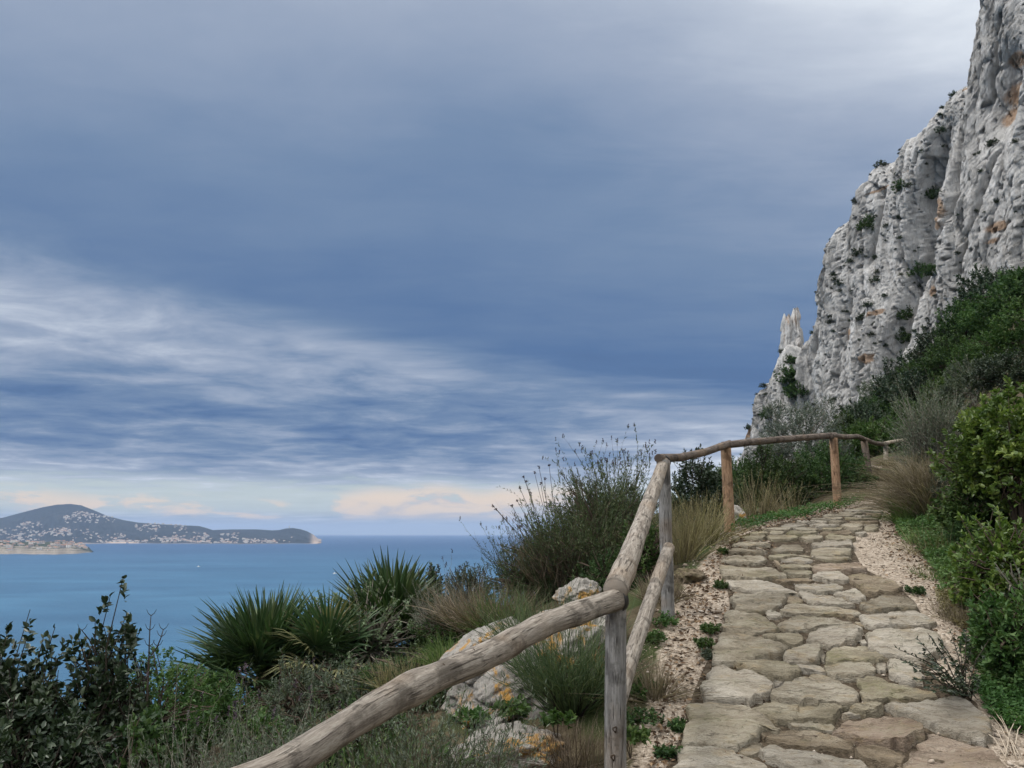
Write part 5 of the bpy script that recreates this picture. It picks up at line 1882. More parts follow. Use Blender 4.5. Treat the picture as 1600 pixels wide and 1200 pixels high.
leafy('fresh green rounded shrub below the bay, next to the tall dark shrub', 272, 1012, 6.8, 165, 104, shoots=560, per=24, shoot_len=.16, leaf=.034, wr=.42, mat=LEAF_GREEN)
leafy('green shrub at the foot of the dark fan palm', 340, 1035, 7.6, 140, 105, shoots=460, per=24, shoot_len=.16, leaf=.036, wr=.42, mat=LEAF_GREEN)
leafy('broad leaved dark green bush under the fresh green shrub', 262, 1090, 4.6, 120, 106, shoots=200, per=16, shoot_len=.15, leaf=.042, wr=.62, mat=LEAF_DARK, hi=True)
leafy('light green herb bush in front of the dark palm', 425, 1098, 5.6, 105, 107, shoots=260, per=22, shoot_len=.12, leaf=.026, wr=.5, mat=LEAF_BRIGHT)
leafy('blue-green leafy bush below the small pale palm', 480, 1025, 7.0, 130, 108, shoots=280, per=24, shoot_len=.15, leaf=.032, wr=.35, mat=LEAF_GREY)
leafy('grey green shrub under the fan palm draped with climber', 565, 1030, 6.9, 150, 109, shoots=320, per=24, shoot_len=.14, leaf=.032, wr=.35, mat=LEAF_GREY)
leafy('dark low bush in the shade below the palms', 650, 1025, 6.6, 160, 110, shoots=420, per=24, shoot_len=.14, leaf=.030, wr=.35, mat=LEAF_DARK)
leafy('pale climbing shrub with bare grey stems covering the second palm', 575, 905, 9.0, 200, 111, shoots=330, per=15, shoot_len=.20, leaf=.042, wr=.55, mat=LEAF_CLIMB, stem=STEM_GREY, stems=240, inner=.45, lump=.5)
leafy('narrow dark evergreen bush rising between palms and brown scrub', 678, 878, 10.4, 36, 112, shoots=210, per=24, shoot_len=.16, leaf=.045, wr=.5, mat=LEAF_BLACKGREEN, stem=STEM_DARK, lump=.3)
leafy('grey green shrub on the skyline beside the narrow dark bush', 735, 872, 9.6, 90, 113, shoots=330, per=26, shoot_len=.16, leaf=.032, wr=.28, mat=LEAF_GREY, stems=150)
leafy('dark shrub on the slope below the brown scrub', 715, 940, 8.2, 110, 114, shoots=280, per=24, shoot_len=.15, leaf=.032, wr=.38, mat=LEAF_DARK)

# the big brown-green scrub under the handrail
def broom(label, px, ytop, Y, wpx, seed, name='broom_bush', cat='bush', group=None, **kw):
    h = top_height(px, ytop, Y)
    me = broom_meshes(seed, r=width_m(wpx, Y) / 2, h=h, **kw)
    return plant(name, label, cat, me, seat(px, Y), 0, 1, group)


broom('tall lavender-like bush with dark flower spikes against the clouds', 950, 722, 8.2, 150, 121, n=640, width=.005, mat=LEAF_BROOM, stem=STEM_BROWN, needles=22000, needle=.034, nw=.22, spikes=70, lean=.5)
broom('wide brown twiggy scrub sloping down to the horizon', 872, 800, 7.9, 150, 122, n=600, width=.005, mat=GRASS_BROWN, stem=STEM_BROWN, lean=.8)
broom('green broom growing through the brown scrub', 925, 772, 7.6, 160, 123, n=800, width=.005, mat=LEAF_BROOM, stem=STEM_BROWN, lean=.85, needles=20000, needle=.036, nw=.2)
leafy('dense green shrub filling the scrub below the lavender-like bush', 938, 738, 8.0, 200, 129, shoots=760, per=26, shoot_len=.18, leaf=.034, wr=.24, mat=LEAF_BROOM, stems=200, lump=.5)
leafy('dense brownish green shrub at the seaward side of the scrub', 850, 805, 8.1, 150, 130, shoots=620, per=26, shoot_len=.18, leaf=.034, wr=.24, mat=LEAF_BROOM, stems=200, lump=.5)
broom('leafy scrub with dark flower heads at the edge of the sea view', 822, 815, 8.4, 100, 124, n=500, width=.005, mat=LEAF_BROOM, stem=STEM_BROWN, needles=9000, needle=.026, nw=.22, spikes=60, lean=.8)
broom('low brown scrub behind the rock rib', 760, 905, 7.4, 140, 125, n=1300, width=.006, mat=GRASS_BROWN, stem=STEM_BROWN, lean=.95)
broom('grey lavender bush below the brown scrub', 700, 905, 8.4, 90, 126, n=500, width=.005, mat=LEAF_GREY, stem=STEM_GREY, needles=6000, needle=.026, nw=.22, lean=.8, spikes=20)
leafy('green leafy bush against the silvery post, under the rail', 1002, 800, 6.9, 70, 127, shoots=240, per=22, shoot_len=.14, leaf=.030, wr=.4, mat=LEAF_GREEN)
leafy('dark bush at the foot of the tall scrub', 955, 850, 6.9, 120, 128, shoots=300, per=24, shoot_len=.14, leaf=.028, wr=.32, mat=LEAF_DARK)


def seed_stalks():
    rng = np.random.default_rng(4)
    o_ = seat(862, 8.0)
    t = thing('seed_stalk', 'thin dry stalks with round seed heads leaning out over the sea', 'stalks', tuple(float(q) for q in o_))
    ends = [(818, 745), (822, 752), (812, 762), (835, 738), (842, 730), (851, 748), (828, 770), (808, 782), (800, 790), (775, 795), (770, 790), (858, 727), (845, 755)]
    paths, heads = [], []
    for i, (x, y) in enumerate(ends):
        e = at(x, y, 8.0 + rng.normal(0, .15)) - o_
        b0 = np.array([rng.normal(0, .05), rng.normal(0, .05), 0])
        m1 = b0 + (e - b0) * .55 + np.array([0.05, 0, .06])
        q = [b0, m1, b0 + (e - b0) * .8 + np.array([.02, 0, .03]), e]
        paths.append((q, [.004, .003, .0025, .002]))
        for k in range(14):
            heads.append(e)
    V, F = tube_arrays(paths, 4)
    obj('stem', mesh_np('stem', V, F, [STEM_DARK], True), t)
    P = np.array(heads) + rng.normal(0, .005, (len(heads), 3))
    obj('seed_head', leaf_mesh('seed_head', P, rng.normal(size=P.shape), .016, .8, SPIKE, 3), t, kind='stuff')


seed_stalks()

# ---- broom and herbs close to the rail
broom('dark green broom fanning out in front of the lichened rock', 890, 948, 4.75, 150, 131, n=1500, width=.0042, mat=LEAF_BROOM, stem=STEM_DARK, lean=1.0)
broom('feathery grey green bush under the crooked rail', 705, 1090, 3.7, 190, 132, n=900, width=.003, mat=LEAF_GREY, stem=STEM_BROWN, needles=20000, needle=.026, nw=.2, lean=.9)
broom('feathery green bush at the bottom edge below the rail', 560, 1160, 3.1, 190, 133, n=700, width=.003, mat=LEAF_GREEN, stem=STEM_BROWN, needles=16000, needle=.024, nw=.2, lean=.9)
broom('pale rosemary-like bush above the near end of the rail', 400, 1120, 4.1, 150, 134, n=800, width=.003, mat=LEAF_GREY, stem=STEM_GREY, needles=18000, needle=.024, nw=.2, lean=.8, spikes=26)
broom('grey green bush at the bottom edge beside the rail end', 320, 1150, 3.7, 130, 135, n=700, width=.003, mat=LEAF_GREY, stem=STEM_GREY, needles=15000, needle=.024, nw=.2, lean=.8)
leafy('dark low shrub on the slope above the crooked rail', 590, 1078, 5.2, 170, 137, shoots=420, per=22, shoot_len=.13, leaf=.028, wr=.34, mat=LEAF_DARK, stem=STEM_DARK, hmin=.3)
leafy('grey green low shrub on the slope beside the light herb bush', 500, 1098, 5.0, 140, 138, shoots=360, per=22, shoot_len=.13, leaf=.028, wr=.3, mat=LEAF_GREY, hmin=.3)
broom('feathery bush close under the middle of the crooked rail', 640, 1120, 3.5, 150, 139, n=700, width=.003, mat=LEAF_BROOM, stem=STEM_BROWN, needles=14000, needle=.024, nw=.2, lean=.9)
leafy('low green shrub between the yellowish grass and the rock rib', 690, 1040, 5.6, 110, 140, shoots=300, per=22, shoot_len=.12, leaf=.026, wr=.34, mat=LEAF_DARK, hmin=.25)
broom('sprawling green broom between rock and rail', 858, 915, 5.4, 150, 136, n=1300, width=.004, mat=LEAF_BROOM, stem=STEM_DARK, lean=1.0)


def grass(label, px, ytop, Y, wpx, seed, name='grass_tuft', cat='grass', group=None, hmin=.08, loc=None, **kw):
    h = max(hmin, top_height(px, ytop, Y)) if ytop else hmin
    me = grass_meshes(seed, rad=width_m(wpx, Y) / 2, h=h, **kw)
    return plant(name, label, cat, me, seat(px, Y) if loc is None else loc, 0, 1, group)


grass('bright green grass tuft hanging over the rock rib', 785, 915, 7.2, 70, 141, n=600, lean=.6, width=.006, mat=GRASS_GREEN)
grass('yellowish grass on the slope below the palms', 655, 1022, 6.3, 120, 142, n=900, lean=.6, width=.006, mat=GRASS_DRY)
grass('green grass patch beside the yellowish grass', 720, 985, 6.6, 90, 143, n=700, lean=.7, width=.006, mat=GRASS_GREEN)
grass('tall golden dry grass between the silvery and the reddish post', 1092, 765, 7.9, 55, 144, n=480, lean=.5, width=.006, mat=GRASS_DRY, heads=True)
grass('dry grass with green blades leaning on the silvery post', 1062, 775, 7.2, 36, 145, n=320, lean=.4, width=.006, mat=GRASS_DRY, heads=True)
grass('brown grass under the broom at the silvery post', 1030, 890, 6.1, 60, 146, n=500, lean=.55, width=.005, mat=GRASS_BROWN)
grass('long seeding grass behind the reddish post', 1182, 735, 9.9, 40, 147, n=170, lean=.35, width=.007, mat=GRASS_DRY, heads=True, wind=(.12, 0))
grass('tall dry grass leaning in front of the dark bushes', 1232, 748, 10.4, 40, 148, n=130, lean=.4, width=.007, mat=GRASS_DRY, heads=True, wind=(-.1, 0))
grass('brown tuft hanging under the loose lower rail', 1012, 1010, 4.75, 36, 149, n=420, lean=.8, width=.004, mat=GRASS_BROWN, hmin=.22)
grass('dry brown grass at the foot of the lichened rock', 900, 1120, 4.3, 120, 150, n=900, lean=.9, width=.004, mat=GRASS_BROWN, hmin=.16)

# ---- bushes behind the fence at the bend
leafy('dark evergreen bush behind the rail, right of the silvery post', 1096, 703, 11.0, 100, 151, shoots=420, per=26, shoot_len=.2, leaf=.05, wr=.42, mat=LEAF_BLACKGREEN, stem=STEM_DARK)
leafy('round dark green mastic bush behind the long level rail', 1205, 696, 12.2, 120, 152, shoots=560, per=28, shoot_len=.2, leaf=.05, wr=.36, mat=LEAF_DARK, stem=STEM_DARK)
leafy('large dark green mastic bush behind the second reddish post', 1296, 690, 12.8, 135, 153, shoots=620, per=28, shoot_len=.2, leaf=.05, wr=.36, mat=LEAF_DARK, stem=STEM_DARK)
leafy('silvery olive tree rising behind the handrail, before the cliff foot', 1262, 612, 19.0, 150, 154, name='olive_tree', cat='tree', shoots=620, per=26, shoot_len=.34, leaf=.085, wr=.2, mat=LEAF_OLIVE,
      stem=STEM_GREY, stems=160, lump=.4, up=.35)
leafy('bright green bush behind the pale rail end', 1372, 655, 19.0, 90, 155, shoots=420, per=26, shoot_len=.25, leaf=.075, wr=.4, mat=LEAF_GREEN)
leafy('small dark bush at the cliff foot beside the olive', 1335, 640, 24.0, 60, 156, shoots=260, per=24, shoot_len=.3, leaf=.09, wr=.4, mat=LEAF_DARK)

# ---- the bank above the path
leafy('glossy yellow green shrub with oval leaves on the bank', 1592, 590, 6.6, 190, 161, shoots=560, per=20, shoot_len=.2, leaf=.052, wr=.52, mat=LEAF_YELLOW, hi=True, lump=.35, stems=90)
leafy('olive green shrub filling the gap under the glossy yellow green shrub', 1535, 715, 7.2, 130, 174, shoots=380, per=20, shoot_len=.17, leaf=.045, wr=.48, mat=LEAF_GREEN, hi=True, stems=90, hmin=.6)
leafy('second glossy shrub below, darker and hanging over the gravel', 1572, 800, 5.6, 170, 162, shoots=420, per=20, shoot_len=.17, leaf=.045, wr=.5, mat=LEAF_YELLOW, hi=True, stems=120, hmin=.75)
leafy('dark leafy shrub at the edge of the path by the pale slab', 1568, 905, 4.95, 150, 163, shoots=360, per=20, shoot_len=.15, leaf=.038, wr=.5, mat=LEAF_GREEN, hi=True, stems=90, hmin=.5)
broom('grey feathery bush beside the glossy yellow green shrub', 1472, 618, 10.2, 95, 164, n=900, width=.006, mat=LEAF_GREY, stem=STEM_GREY, needles=18000, needle=.04, nw=.22, lean=.5)
broom('small grey bush above the dead brown grass', 1450, 672, 11.5, 60, 165, n=600, width=.006, mat=LEAF_GREY, stem=STEM_GREY, needles=9000, needle=.035, nw=.2, lean=.8)
grass('mound of dead brown grass drooping to the path', 1455, 708, 8.9, 85, 166, n=2400, lean=.65, width=.006, mat=GRASS_BROWN, bend=1.2, wind=(-.25, 0))
grass('dark rushy grass leaning over the end of the paving', 1420, 765, 8.9, 50, 167, n=600, lean=.6, width=.006, mat=GRASS_GREEN, bend=.8)
grass('rusty dry grass on the bank where the path turns', 1378, 752, 13.2, 40, 168, n=700, lean=.9, width=.009, mat=GRASS_BROWN, bend=.6, hmin=.22)
grass('ochre grass at the foot of the pale post', 1404, 738, 15.0, 40, 169, n=500, lean=.8, width=.009, mat=GRASS_DRY, bend=.6, hmin=.2)
leafy('grey dead twigs with few leaves over the herb carpet', 1590, 850, 5.3, 80, 170, name='twiggy_bush', cat='bush', shoots=60, per=8, shoot_len=.2, leaf=.03, wr=.4, mat=LEAF_GREY, stem=STEM_GREY, stems=60, hmin=.45)


def spiny_plant():
    """dark sprawling plant with stiff toothed sprays over the slabs"""
    rng = np.random.default_rng(17)
    o_ = seat(1480, 4.75)
    t = thing('spiny_plant', 'dark sprawling plant with stiff toothed sprays reaching over the slabs', 'plant', tuple(float(q) for q in o_))
    tips = [(1403, 1014, 4.55), (1400, 1028, 4.5), (1432, 996, 4.7), (1450, 990, 4.8), (1442, 1075, 4.35), (1462, 1082, 4.3), (1485, 985, 4.9), (1500, 1000, 4.8), (1478, 1080, 4.3),
            (1520, 1010, 4.7), (1430, 1048, 4.4), (1500, 1060, 4.4), (1535, 1030, 4.6), (1470, 1010, 4.6), (1455, 1040, 4.45), (1490, 1035, 4.5), (1510, 985, 4.9), (1425, 1062, 4.4),
            (1545, 1000, 4.8), (1528, 1060, 4.5), (1440, 1020, 4.5), (1475, 1060, 4.4), (1465, 995, 4.8)]
    paths, P, D = [], [], []
    for x, y, Y in tips:
        e = at(x, y, Y) - o_
        b0 = np.array([rng.normal(0, .04), rng.normal(0, .04), 0])
        m1 = b0 + (e - b0) * .5 + np.array([0, 0, .05])
        q = np.array([b0, m1, e])
        paths.append((q, [.004, .003, .0015]))
        for k in range(44):
            f = .15 + .85 * rng.random()
            p = (1 - f) ** 2 * q[0] + 2 * f * (1 - f) * q[1] + f * f * q[2]
            ax = q[2] - q[0]; ax /= np.linalg.norm(ax)
            sd = np.cross(ax, [0, 0, 1]) * (1 if k % 2 else -1)
            P.append(p); D.append(sd + .35 * ax + np.array([0, 0, .5 * rng.normal()]))
    V, F = tube_arrays(paths, 4)
    obj('stem', mesh_np('stem', V, F, [STEM_DARK], True), t)
    obj('foliage', leaf_mesh('foliage', np.array(P), np.array(D), rng.uniform(.018, .034, len(P)), .42, LEAF_BLACKGREEN, 5), t)


spiny_plant()


# ---- herb carpets and weeds
def carpet(name, label, polys, n, leaf, mat, seed, hmax, cat='ground cover'):
    rng = np.random.default_rng(seed)
    P = []
    for poly in polys:
        pts = np.array([hit(x, y)[:2] for x, y in poly])
        lo, hi_ = pts.min(0), pts.max(0)
        q = lo + (hi_ - lo) * rng.random((n * 3, 2))
        q = q[in_poly(q[:, 0], q[:, 1], [tuple(p) for p in pts])][:n]
        P.append(q)
    P = np.concatenate(P)
    hh = hmax * (.35 + .65 * np.clip(.5 + fbm(P[:, 0] * 3, P[:, 1] * 3, seed, 3), 0, 1)) * rng.random(len(P)) ** .6
    Q = np.column_stack([P, ground(P[:, 0], P[:, 1]) + hh])
    D = rng.normal(size=(len(P), 3)); D[:, 2] = np.abs(D[:, 2]) * .35 + .15
    V, F, v = leaf_arrays(Q, D, leaf * rng.uniform(.5, 1.4, len(P)), .6, seed)
    patch = np.clip(.5 + .9 * fbm(P[:, 0] * 2.2, P[:, 1] * 2.2, seed + .5, 3), 0, 1)
    v = np.clip(.45 * v + .55 * np.repeat(patch, 4), 0, 1)
    me = mesh_np(name, V, F, [mat], False, {'v': v})
    return obj(name, me, kind='stuff', label=label, cat=cat)


carpet('herb_carpet', 'strip of bright green herbs along the outer edge of the paving', [[(1140, 835), (1180, 826), (1204, 820), (1260, 809), (1300, 800), (1345, 788), (1352, 783), (1330, 786), (1290, 797), (1240, 803), (1190, 815), (1150, 824)]],
       9000, .030, LEAF_BRIGHT, 31, .13)
carpet('herb_carpet', 'bright green herbs spreading down the bank to the gravel', [[(1400, 838), (1412, 850), (1440, 872), (1462, 905), (1468, 930), (1500, 930), (1535, 910), (1530, 860), (1510, 826), (1470, 806), (1430, 806), (1405, 818)]],
       15000, .028, LEAF_BRIGHT, 32, .16)
carpet('herb_carpet', 'sparse yellowing herbs beside the pale slabs', [[(1462, 930), (1500, 930), (1540, 940), (1550, 990), (1500, 990), (1470, 960)]], 2600, .022, GRASS_DRY, 33, .07)
carpet('herb_carpet', 'green leaves around the corner of the big pale slab', [[(1520, 1080), (1545, 1060), (1600, 1070), (1640, 1110), (1600, 1150), (1550, 1128), (1535, 1100)]], 3600, .026, LEAF_BRIGHT, 34, .10)

grass('thin straw stems scattered over the bright herbs of the bank', 1470, None, 7.3, 110, 171, n=260, lean=.7, width=.004, mat=GRASS_DRY, hmin=.3)
grass('green blades at the lower rim of the bright herbs', 1452, None, 6.6, 60, 172, n=420, lean=.8, width=.004, mat=GRASS_GREEN, hmin=.16)
grass('brownish grass between the bright herbs and the spiny plant', 1500, None, 5.7, 100, 173, n=700, lean=.9, width=.004, mat=GRASS_BROWN, hmin=.18)

weeds = [  # px, py of the foot, width px, height m, material, label
    (1038, 975, 50, .10, LEAF_GREEN, 'low leafy weed in the gravel at the silvery post'),
    (1020, 1000, 50, .07, LEAF_GREEN, 'bright weed in the gravel behind the loose rail'),
    (1000, 1085, 56, .09, LEAF_GREEN, 'leafy weed beside the lower end of the loose rail'),
    (1005, 1130, 60, .08, LEAF_DARK, 'dark weed between the nearest post and the gravel'),
    (1126, 922, 22, .06, LEAF_DARK, 'dark little weed at the corner of a long pale slab'),
    (1110, 988, 34, .05, LEAF_GREEN, 'flat weed and litter beside a broad tan slab'),
    (1102, 1010, 34, .05, LEAF_GREEN, 'weed tuft hugging the broad tan slab'),
    (1106, 1028, 22, .03, LEAF_GREY, 'greyish rosette at the edge of the paving'),
    (1130, 866, 16, .06, LEAF_GREEN, 'tiny green weed at the paving edge near the reddish post'),
    (1060, 1142, 26, .035, LEAF_DARK, 'dark weed at the lower corner of the largest tan slab'),
    (1044, 1182, 40, .04, LEAF_DARK, 'weed at the bottom edge beside the pale slab'),
    (1430, 930, 36, .04, LEAF_DARK, 'green tuft at the inner corner of the wide tan slab'),
]
rw = np.random.default_rng(77)
for i, (px, py, w, h, mt, lab) in enumerate(weeds):
    p = hit(px, py)
    R_ = width_m(w, p[1]) / 2
    me = shrub_meshes(300 + i, (R_, R_, h * .7), h, shoots=60, per=9, shoot_len=.04, leaf=.020, wr=.55, mat=mt, stems=20, stem_r=.002, hi=True, inner=.2)
    plant('weed', lab, 'weed', me, (p[0], p[1], float(ground(p[0], p[1]))))
for i, (px, py, lab) in enumerate(((735, 1118, 'broad leaved green herb on the lichened ledge'), (870, 1120, 'leafy green herb at the foot of the dark broom'), (800, 1105, 'green herb rosette below the lichened outcrop'),
                                   (985, 1150, 'leafy herb behind the nearest post'))):
    p = at(px, py, 4.2 - .1 * i)
    me = shrub_meshes(330 + i, (.10, .08, .04), .09, shoots=34, per=7, shoot_len=.04, leaf=.034, wr=.5, mat=LEAF_GREEN, stems=14, stem_r=.002, hi=True, inner=.2)
    plant('herb', lab, 'herb', me, (p[0], p[1], max(p[2] - .05, float(ground(p[0], p[1])))))


def dry_stems():
    rng = np.random.default_rng(41)
    o_ = hit(1575, 1178)
    t = thing('dry_stems', 'bundle of pale dry stems lying at the corner of the pinkish slab', 'stems', tuple(float(q) for q in o_))
    paths = []
    for x0, y0, x1, y1 in ((1578, 1185, 1545, 1135), (1582, 1180, 1553, 1130), (1590, 1190, 1560, 1120), (1575, 1190, 1535, 1150), (1600, 1195, 1540, 1100), (1585, 1175, 1600, 1140), (1570, 1190, 1590, 1130)):
        a, c = hit(x0, y0) - o_, hit(x1, y1) - o_
        m1 = (a + c) / 2 + np.array([0, 0, .05])
        paths.append(([a, m1, c + np.array([0, 0, .03])], [.003, .0028, .0015]))
    V, F = tube_arrays(paths, 5)
    obj('stem', mesh_np('stem', V, F, [WOOD_PALE], True), t)


dry_stems()

# ---- hillside bushes below the cliff
def hillside():
    kinds = {
        'd': shrub_meshes(201, (1, 1, .75), 1.35, shoots=520, per=22, shoot_len=.26, leaf=.075, wr=.42, mat=LEAF_DARK, stem=STEM_DARK, stems=60),
        'g': shrub_meshes(202, (1, .95, .72), 1.3, shoots=520, per=22, shoot_len=.26, leaf=.075, wr=.42, mat=LEAF_GREEN, stem=STEM_DARK, stems=60, lump=.5),
        'e': shrub_meshes(203, (1, 1, .8), 1.4, shoots=480, per=22, shoot_len=.26, leaf=.075, wr=.3, mat=LEAF_GREY, stem=STEM_GREY, stems=60),
        'b': shrub_meshes(204, (1, 1, .75), 1.35, shoots=520, per=22, shoot_len=.26, leaf=.08, wr=.45, mat=LEAF_BLACKGREEN, stem=STEM_DARK, stems=60, lump=.5),
    }
    word = {'d': 'dark green', 'g': 'mid green', 'e': 'grey green', 'b': 'blackish green'}
    items = [  # kind, px, ytop, Y, width px, where
        ('e', 1392, 572, 42, 66, 'bush against the cliff foot, above the olive tree'), ('b', 1440, 535, 40, 80, 'tree at the mouth of the dark gully'), ('d', 1418, 580, 34, 70, 'bush below the dark gully'),
        ('g', 1476, 510, 38, 60, 'bush under the pale buttress'), ('b', 1500, 482, 36, 70, 'tree under the pale buttress'), ('d', 1545, 455, 33, 80, 'tree on the skyline of the bank below the rusty cave'),
        ('b', 1590, 402, 30, 80, 'tree that rises highest on the bank'), ('g', 1600, 450, 26, 90, 'bush just under the highest tree'), ('d', 1520, 520, 28, 90, 'bush in the middle of the wooded bank'),
        ('g', 1570, 520, 24, 90, 'bush above the glossy yellow green shrub'), ('b', 1470, 562, 28, 90, 'bush in the hollow of the wooded bank'), ('g', 1510, 572, 22, 80, 'bush below the middle of the wooded bank'),
        ('d', 1405, 612, 28, 70, 'bush above the bright green bush'), ('b', 1362, 618, 36, 60, 'bush at the lowest corner of the cliff face'), ('d', 1440, 620, 22, 80, 'bush above the grey feathery bush'),
        ('e', 1545, 560, 17, 90, 'bush behind the glossy yellow green shrub'), ('g', 1480, 610, 18, 80, 'bush between wooded bank and grey feathery bush'), ('b', 1600, 545, 15, 90, 'bush at the edge above the glossy shrub'),
        ('g', 1410, 648, 18, 70, 'bush above the pale rail end'), ('d', 1368, 652, 26, 70, 'bush behind the olive tree'), ('e', 1335, 660, 22, 60, 'bush showing beside the olive tree'),
        ('b', 1520, 640, 13, 100, 'bush in the shade behind the glossy shrub'), ('d', 1470, 668, 13, 80, 'bush behind the dead brown grass'), ('e', 1500, 720, 9.5, 90, 'bush between dead grass and glossy shrub'),
        ('b', 1600, 690, 8.5, 120, 'bush in the deep shade under the glossy shrub'), ('d', 1520, 800, 7.3, 70, 'bush above the bright herbs of the bank'), ('g', 1640, 470, 20, 120, 'bush at the rim of the bank'),
        ('d', 1660, 400, 26, 140, 'tree beyond the highest one on the bank'), ('b', 1450, 590, 33, 60, 'bush in the scree of the gully'), ('d', 1160, 705, 14.5, 70, 'bush peeping under the level rail by the first reddish post'),
        ('g', 1352, 640, 48, 50, 'bush hard against the cliff wall above the olive tree'), ('d', 1425, 566, 46, 60, 'bush on the scree under the gully wall'), ('d', 1490, 520, 44, 60, 'bush on the scree under the buttress'),
        ('b', 1525, 492, 40, 60, 'bush on the scree under the ochre streak'), ('g', 1560, 470, 36, 70, 'bush on the upper scree below the rusty cave'), ('b', 1380, 605, 46, 50, 'bush in the corner where bank meets wall'),
        ('g', 1130, 715, 16, 60, 'bush on the skyline beside the first reddish post'),
    ]
    rng = np.random.default_rng(9)
    first = {}
    for k, px, yt, Y, w, where in items:
        # walk along the bearing until a bush of this girth just reaches the height seen
        best = None
        for Yc in np.linspace(Y * .75, Y * 1.5, 40):
            h = top_height(px, yt, Yc)
            s_ = width_m(w, Yc) / 2 * 1.15
            err = abs(h / (1.38 * s_) - 1.05) + .1 * abs(Yc / Y - 1)
            if best is None or err < best[0]:
                best = (err, Yc, s_, h)
        _, Y, sx, h = best
        p = seat(px, Y)
        sz = min(max(h / 1.38, sx * .8), sx * 1.35)
        sx = max(sx, sz * .8)
        p[2] += max(0, h - sz * 1.38) * .5
        sc = (sx, sx, sz)
        lab = word[k] + ' ' + where
        if k not in first:
            t = plant('hillside_bush', lab, 'bush', kinds[k], p, 0, sc, 'bushes on the bank below the cliff')
            t.rotation_euler = (0, 0, rng.uniform(0, 6))
            first[k] = t
        else:
            copy_thing(first[k], lab, p, rng.uniform(0, 6), sc, 'bushes on the bank below the cliff')
    return kinds


KINDS = hillside()


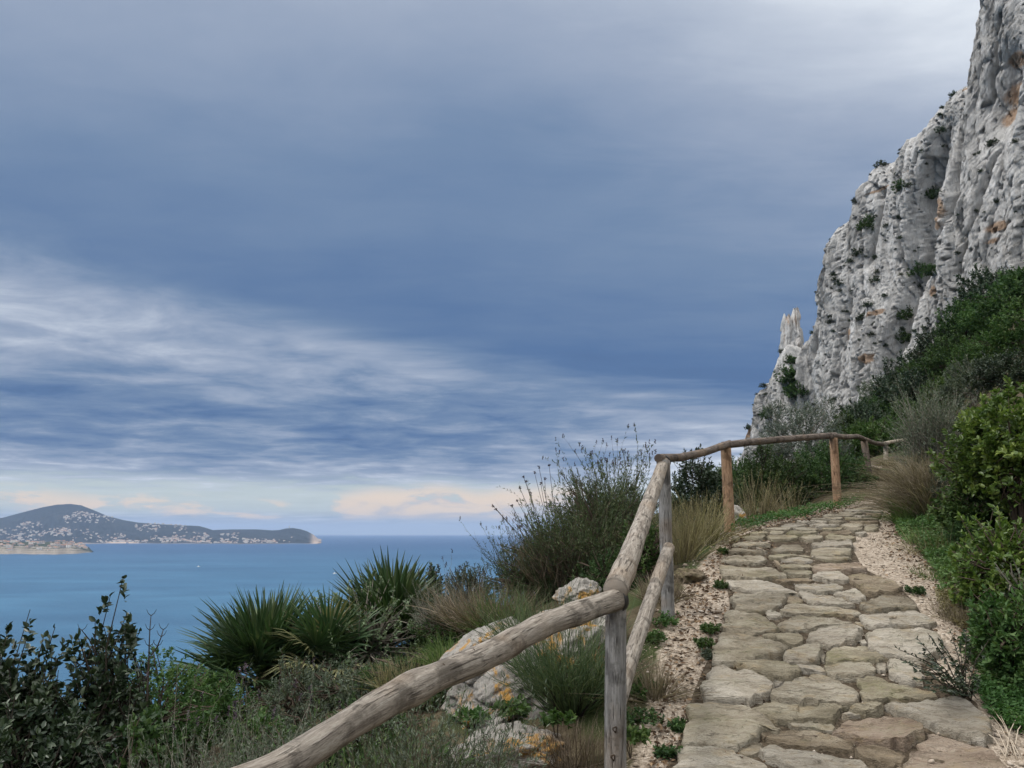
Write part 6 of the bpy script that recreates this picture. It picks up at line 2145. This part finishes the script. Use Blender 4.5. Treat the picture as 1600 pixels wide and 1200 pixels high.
# ---- shrubs rooted in the cliff
def cliff_shrubs():
    rng = np.random.default_rng(13)
    m = LEAF_BLACKGREEN
    meshes = [shrub_meshes(220 + i, (1, 1, .8), 1.3, shoots=70, per=10, shoot_len=.5, leaf=.24, wr=.5, mat=m, stem=STEM_DARK, stems=14, stem_r=.03, lump=.6) for i in range(3)]
    meshes.append(shrub_meshes(226, (1, 1, .8), 1.3, shoots=110, per=12, shoot_len=.5, leaf=.20, wr=.5, mat=LEAF_DARK, stem=STEM_DARK, stems=14, stem_r=.03, lump=.6))
    big = [(1316, 318, 11, 'on the rounded shoulder of the skyline'), (1411, 288, 12, 'wide one on the ochre ledge'), (1453, 305, 12, 'at the head of the dark gully'), (1468, 204, 9, 'on the sloping ledge high up'),
           (1553, 223, 9, 'below the rusty cave'), (1490, 147, 7, 'on the notch of the skyline'), (1375, 253, 8, 'on the stepped skyline'), (1357, 345, 10, 'under the ochre ledge'), (1438, 421, 14, 'tall one inside the dark gully'),
           (1456, 421, 13, 'tall one beside the dark gully'), (1367, 437, 9, 'in a square hollow of the middle face'), (1354, 475, 6, 'above the ochre patch'), (1415, 490, 13, 'low in the dark gully'),
           (1349, 494, 8, 'beside the ochre patch'), (1457, 503, 7, 'on the pale buttress'), (1475, 404, 9, 'on the edge of the pale buttress'), (1240, 589, 20, 'large one in the notch behind the pinnacle'),
           (1237, 563, 10, 'at the foot of the pinnacle'), (1246, 610, 16, 'under the large one in the notch'), (1361, 523, 6, 'in the lower face'), (1201, 645, 11, 'dark one low on the narrow outer rib'), (1165, 664, 6, 'on the outermost rib'),
           (1189, 604, 5, 'halfway up the narrow outer rib'), (1216, 545, 5, 'on top of the narrow outer rib'), (1411, 529, 12, 'at the foot of the dark gully'), (1249, 517, 5, 'beside the tip of the pinnacle'),
           (1312, 442, 7, 'in the row of holes on the outer face'), (1306, 406, 6, 'in the upper holes of the outer face'), (1354, 352, 11, 'in the cleft left of the gully'), (1340, 394, 8, 'on the bulge of the outer face')]
    first = None
    used = set()

    def put(px, py, r, lab, grp, k):
        p, d = cliff_point(px, py)
        if d > 60:
            return
        dist = p[1]
        s_ = r * dist / F_PX
        pos = p + np.array([CN[0], CN[1], 0]) * s_ * .25 + np.array([0, 0, -s_ * .6])
        t = plant('cliff_shrub', lab, 'shrub', meshes[k], pos, rng.uniform(0, 6), s_, grp)
    for i, (px, py, r, where) in enumerate(big):
        put(px, py, r * 1.2, 'dark cliff shrub ' + where, 'shrubs rooted in the cliff', 3 if r > 9 else i % 3)
    poly = [(1170, 640), (1190, 575), (1225, 545), (1262, 480), (1285, 400), (1310, 320), (1340, 268), (1380, 235), (1440, 180), (1490, 145), (1505, 60), (1520, 10), (1600, 10), (1600, 400), (1540, 430),
            (1480, 480), (1400, 570), (1340, 640), (1280, 640), (1240, 650), (1180, 670)]
    n = 0
    while n < 175:
        px, py = rng.uniform(1165, 1600), rng.uniform(5, 690)
        if not in_poly(np.array([px]), np.array([py]), poly)[0]:
            continue
        if px > 1480 and py < 330 and rng.random() < .6:
            continue
        put(px, py, 1.6 + 5.0 * rng.random() ** 2.0, *((lambda w_: ('tiny dark tuft in a hole of the ' + w_, 'tufts on the ' + w_))('narrow outer cliff rib' if px < 1262 else 'broad cliff face between pinnacle and gully' if px < 1432 else 'tall cliff buttress beyond the gully')), int(rng.integers(0, 3)))
        n += 1


cliff_shrubs()


# ------------------------------------------------------------------ haze over the bay
def build_haze():
    m, b, out = new_mat('sea_haze')
    v = b.node('ShaderNodeVolumePrincipled')
    v.inputs['Color'].default_value = (.46, .63, .94, 1)
    v.inputs['Density'].default_value = 4.0e-5
    v.inputs['Anisotropy'].default_value = 0.1
    b.l.new(v.outputs[0], out.inputs['Volume'])
    h, z0, z1 = 37500.0, SEA_Z - 7.5, 375.0
    V = np.array([(x, y, z) for z in (z0, z1) for x, y in ((-h, -h), (h, -h), (h, h), (-h, h))])
    F = np.array([(3, 2, 1, 0), (4, 5, 6, 7), (0, 1, 5, 4), (1, 2, 6, 5), (2, 3, 7, 6), (3, 0, 4, 7)])
    obj('haze', mesh_np('haze', V, F, [m]), kind='stuff', label='thin blue sea haze over the whole bay', cat='haze')


build_haze()
